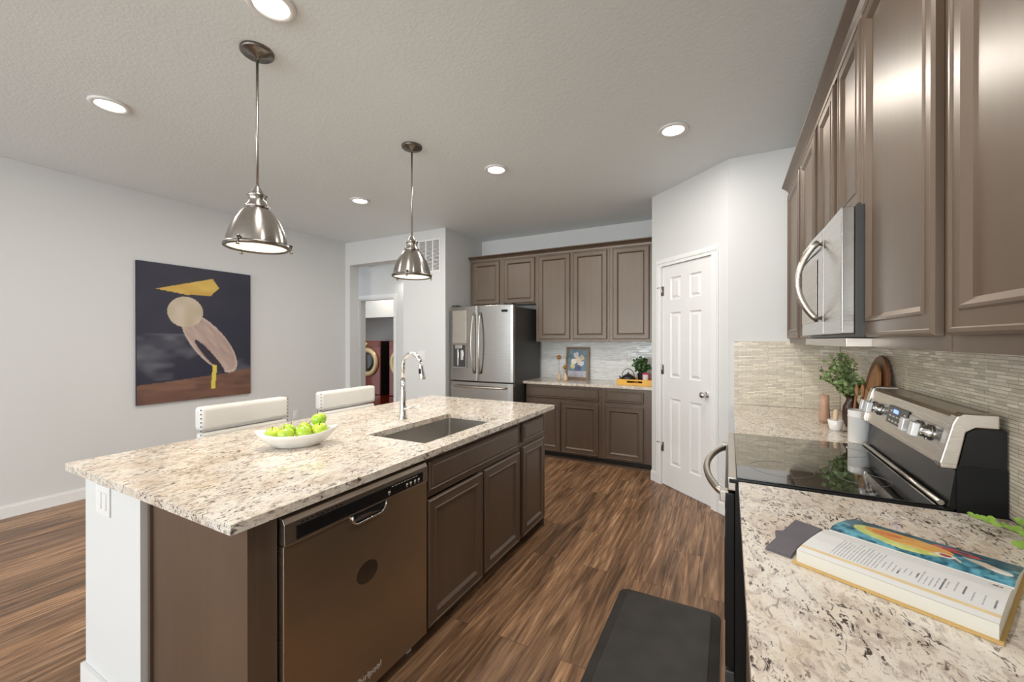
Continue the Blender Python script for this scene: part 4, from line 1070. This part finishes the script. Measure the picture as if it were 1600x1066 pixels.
# back counter: framed picture
t = thing('picture_frame', 'small framed flower picture leaning on the back wall tiles', 'picture', (-1.74, 5.1, .914))
lean = Matrix.Rotation(-math.radians(7.5), 4, 'X'); fm = T(-1.905, 5.085, .9155) @ lean; fw, fh = .315, .42
fr = MB(fm)
fr.box((0, 0, 0), (.03, .018, fh)); fr.box((fw-.03, 0, 0), (fw, .018, fh)); fr.box((.03, 0, 0), (fw-.03, .018, .03)); fr.box((.03, 0, fh-.03), (fw-.03, .018, fh))
part(fr, 'frame', simple('antique_bronze_frame', (.17, .11, .06), .35, .3), t)
def flow(u, v):
    c = lerp((.08, .15, .20), (.16, .28, .33), vn(u*6, v*8, 1))
    if v < .22: c = lerp((.35, .33, .38), (.50, .50, .55), vn(u*8, v*8, 2))
    for (a, b, r, col) in ((.30, .55, .16, (.80, .74, .62)), (.55, .62, .17, (.74, .62, .48)), (.42, .80, .13, (.70, .66, .66)), (.72, .70, .13, (.62, .48, .34)), (.25, .38, .12, (.72, .64, .36)), (.62, .44, .10, (.80, .72, .66)), (.55, .33, .15, (.10, .09, .22)), (.75, .5, .10, (.66, .70, .74))):
        if math.hypot(u-a, (v-b)*1.3) < r*(.8+.4*vn(u*18+a*9, v*18, 3)): c = tuple(x*(.8+.35*vn(u*30, v*30, 4)) for x in col)
    return c
vgrid('print', lambda u, v: fm @ Vector((.03+(fw-.06)*u, .007, .03+(fh-.06)*v)), flow, 60, 80, vcol('flower_print', .4), t)
part(MB(fm).box((.0305, .009, .0305), (fw-.0305, .016, fh-.0305)), 'backing', M['woodd'], t)
# bottles with dried flowers
mt_glass = simple('clear_glass', (.93, .95, .94), .03, trans=1, var=0)
for x, y, hgt, lab in ((-1.925, 4.93, .27, 'taller small glass bottle with a dried tan bloom, left of the framed picture'), (-1.815, 4.86, .15, 'shorter small glass bottle with a dried tan bloom, before the framed picture')):
    t = thing('bud_vase', lab, 'vase', (x, y, .914), 'bud vases on the back counter')
    part(MB().lathe([(0, .0008), (.024, .0008), (.027, .01), (.027, .05), (.014, .075), (.012, .10), (.015, .103), (.010, .102), (.010, .07), (.022, .045), (.022, .008), (0, .006)], (x, y, .914), 24), 'bottle', M['woodl'], t)
    b = part(MB().tube([(x, y, .925), (x-.004, y, .914+hgt)], .0015, 6), 'stem', M['stem'], t)
    fl = MB(); random.seed(int(x*-100))
    cc = Vector((x-.004, y, .914+hgt+.02))
    fl.lathe([(0, -.026), (.018, -.018), (.026, 0), (.018, .018), (0, .026)], cc, 14)
    for k in range(70):
        d = Vector((random.gauss(0, 1), random.gauss(0, 1), random.gauss(0, 1))).normalized(); fl.leaf(cc+d*.018, d, .008, .016)
    part(fl, 'dried_bloom', simple('dried_tan_flower', (.42, .22, .07), .8), t, recalc=False)
# tray with kettle, canister, plant
t = thing('serving_tray', 'mustard yellow rectangular tray with a cut-out handle on the back counter', 'tray', (-.93, 4.88, .914))
tr = MB(); tx0, tx1, ty0, ty1 = -1.140, -.712, 4.735, 5.02; tz = .9148
tr.box((tx0, ty0, tz), (tx1, ty1, tz+.008)); tr.box((tx0, ty1-.012, tz+.008), (tx1, ty1, tz+.062)); tr.box((tx0, ty0+.012, tz+.008), (tx0+.012, ty1-.012, tz+.062)); tr.box((tx1-.012, ty0+.012, tz+.008), (tx1, ty1-.012, tz+.062))
hx0, hx1 = -1.03, -.86
tr.box((tx0, ty0, tz+.008), (hx0, ty0+.012, tz+.062)); tr.box((hx1, ty0, tz+.008), (tx1, ty0+.012, tz+.062)); tr.box((hx0, ty0, tz+.008), (hx1, ty0+.012, tz+.024)); tr.box((hx0, ty0, tz+.046), (hx1, ty0+.012, tz+.062))
part(tr, 'tray', M['yellow'], t)
kx, ky, kz = -1.045, 4.88, tz+.0088
t = thing('cast_iron_kettle', 'small black cast iron kettle on the yellow tray', 'kettle', (kx, ky, kz))
part(MB().lathe([(0, .0), (.045, .0), (.068, .018), (.080, .045), (.074, .070), (.050, .088), (.038, .092)], (kx, ky, kz), 36), 'body', M['iron'], t)
part(MB().lathe([(.038, .0925), (.030, .102), (.012, .106), (.008, .112), (.011, .122), (0, .128)], (kx, ky, kz), 28), 'lid', M['iron'], t)
part(MB().tube([(kx-.070, ky, kz+.045), (kx-.092, ky, kz+.060), (kx-.100, ky, kz+.078)], [.014, .009, .007], 12), 'spout', M['iron'], t)
part(MB().tube([(kx+.070*math.cos(a), ky, kz+.080+.085*math.sin(a)) for a in [PI*k/16 for k in range(17)]], .004, 8), 'handle', M['iron'], t)
t = thing('tin_canister', 'pink and white tin canister on the yellow tray', 'canister', (-.835, 4.83, kz))
part(MB().lathe([(0, 0), (.040, 0), (.041, .004), (.041, .118), (.038, .124), (0, .124)], (-.835, 4.83, kz), 32), 'tin', M['pink'], t)
lb = MB(); 
for k in range(12):
    a0 = -2.35+k*.13; a1 = a0+.13; r = .0416
    v = lb._v([(-.835+r*math.cos(a0), 4.83+r*math.sin(a0), kz+.012), (-.835+r*math.cos(a1), 4.83+r*math.sin(a1), kz+.012), (-.835+r*math.cos(a1), 4.83+r*math.sin(a1), kz+.108), (-.835+r*math.cos(a0), 4.83+r*math.sin(a0), kz+.108)]); lb._f(v, True)
lb.bm.transform(Matrix()); part(lb, 'paper_label', M['paper'], t)
t = thing('potted_plant', 'leafy dark green plant in a black pot behind the kettle on the tray', 'plant', (-.86, 4.945, kz))
part(MB().lathe([(0, 0), (.042, 0), (.055, .11), (.050, .11), (0, .095)], (-.90, 4.955, kz), 28), 'pot', M['blackmatte'], t)
random.seed(11); f, s_ = foliage_cloud((-.90, 4.93, kz+.17), (.115, .09, .125), 260, .021, .030, (-.90, 4.95, kz+.10))
part(f, 'foliage', M['leafd'], t, recalc=False); part(s_, 'stems', M['stem'], t)

# ================================================================ LAUNDRY
def washer(x, label):
    y = 5.90
    t = thing('washing_machine', label, 'washing machine', (x, y, 0), 'red laundry machines')
    t_y = y
    part(MB().box((x-.335, y, .335), (x+.335, y+.66, 1.41), .02), 'cabinet', M['red'], t)
    part(MB().box((x+.3355, y+.01, .34), (x+.345, y+.65, 1.40)), 'side_panel', M['blackmatte'], t)  # black sheet added to darken the gap between the machines
    pd = part(MB().box((x-.335, y, .0), (x+.335, y+.66, .33), .01), 'pedestal', M['red'], t)
    part(MB().box((x-.30, y-.008, .08), (x+.30, y-.0005, .30), .004), 'pedestal_drawer', M['red'], pd)
    R = Matrix.Rotation(PI/2, 4, 'X')
    part(MB().lathe([(.19, .0), (.285, .0), (.290, .02), (.275, .045), (.215, .055), (.19, .03)], (x, y, .985), 48, rot=R, close=False), 'door_ring', M['gold'], t)
    part(MB().lathe([(.19, .001), (.19, .028), (.10, .035), (0, .037)], (x, y, .985), 40, rot=R), 'door_glass', M['dkglass'], t)
    cp = part(MB().box((x-.31, y-.012, 1.29), (x+.31, y-.0005, 1.395), .004), 'control_panel', simple('dark_red_panel', (.20, .06, .035), .3), t)
    part(MB().lathe([(.032, 0), (.030, .02), (0, .022)], (x-.02, y-.012, 1.345), 20, rot=R), 'dial', M['gold'], cp)
washer(-6.39, 'red front loading washing machine with a gold ringed door, seen whole through the hall doorway')
washer(-5.49, 'red front loading machine at the right edge of the laundry doorway')
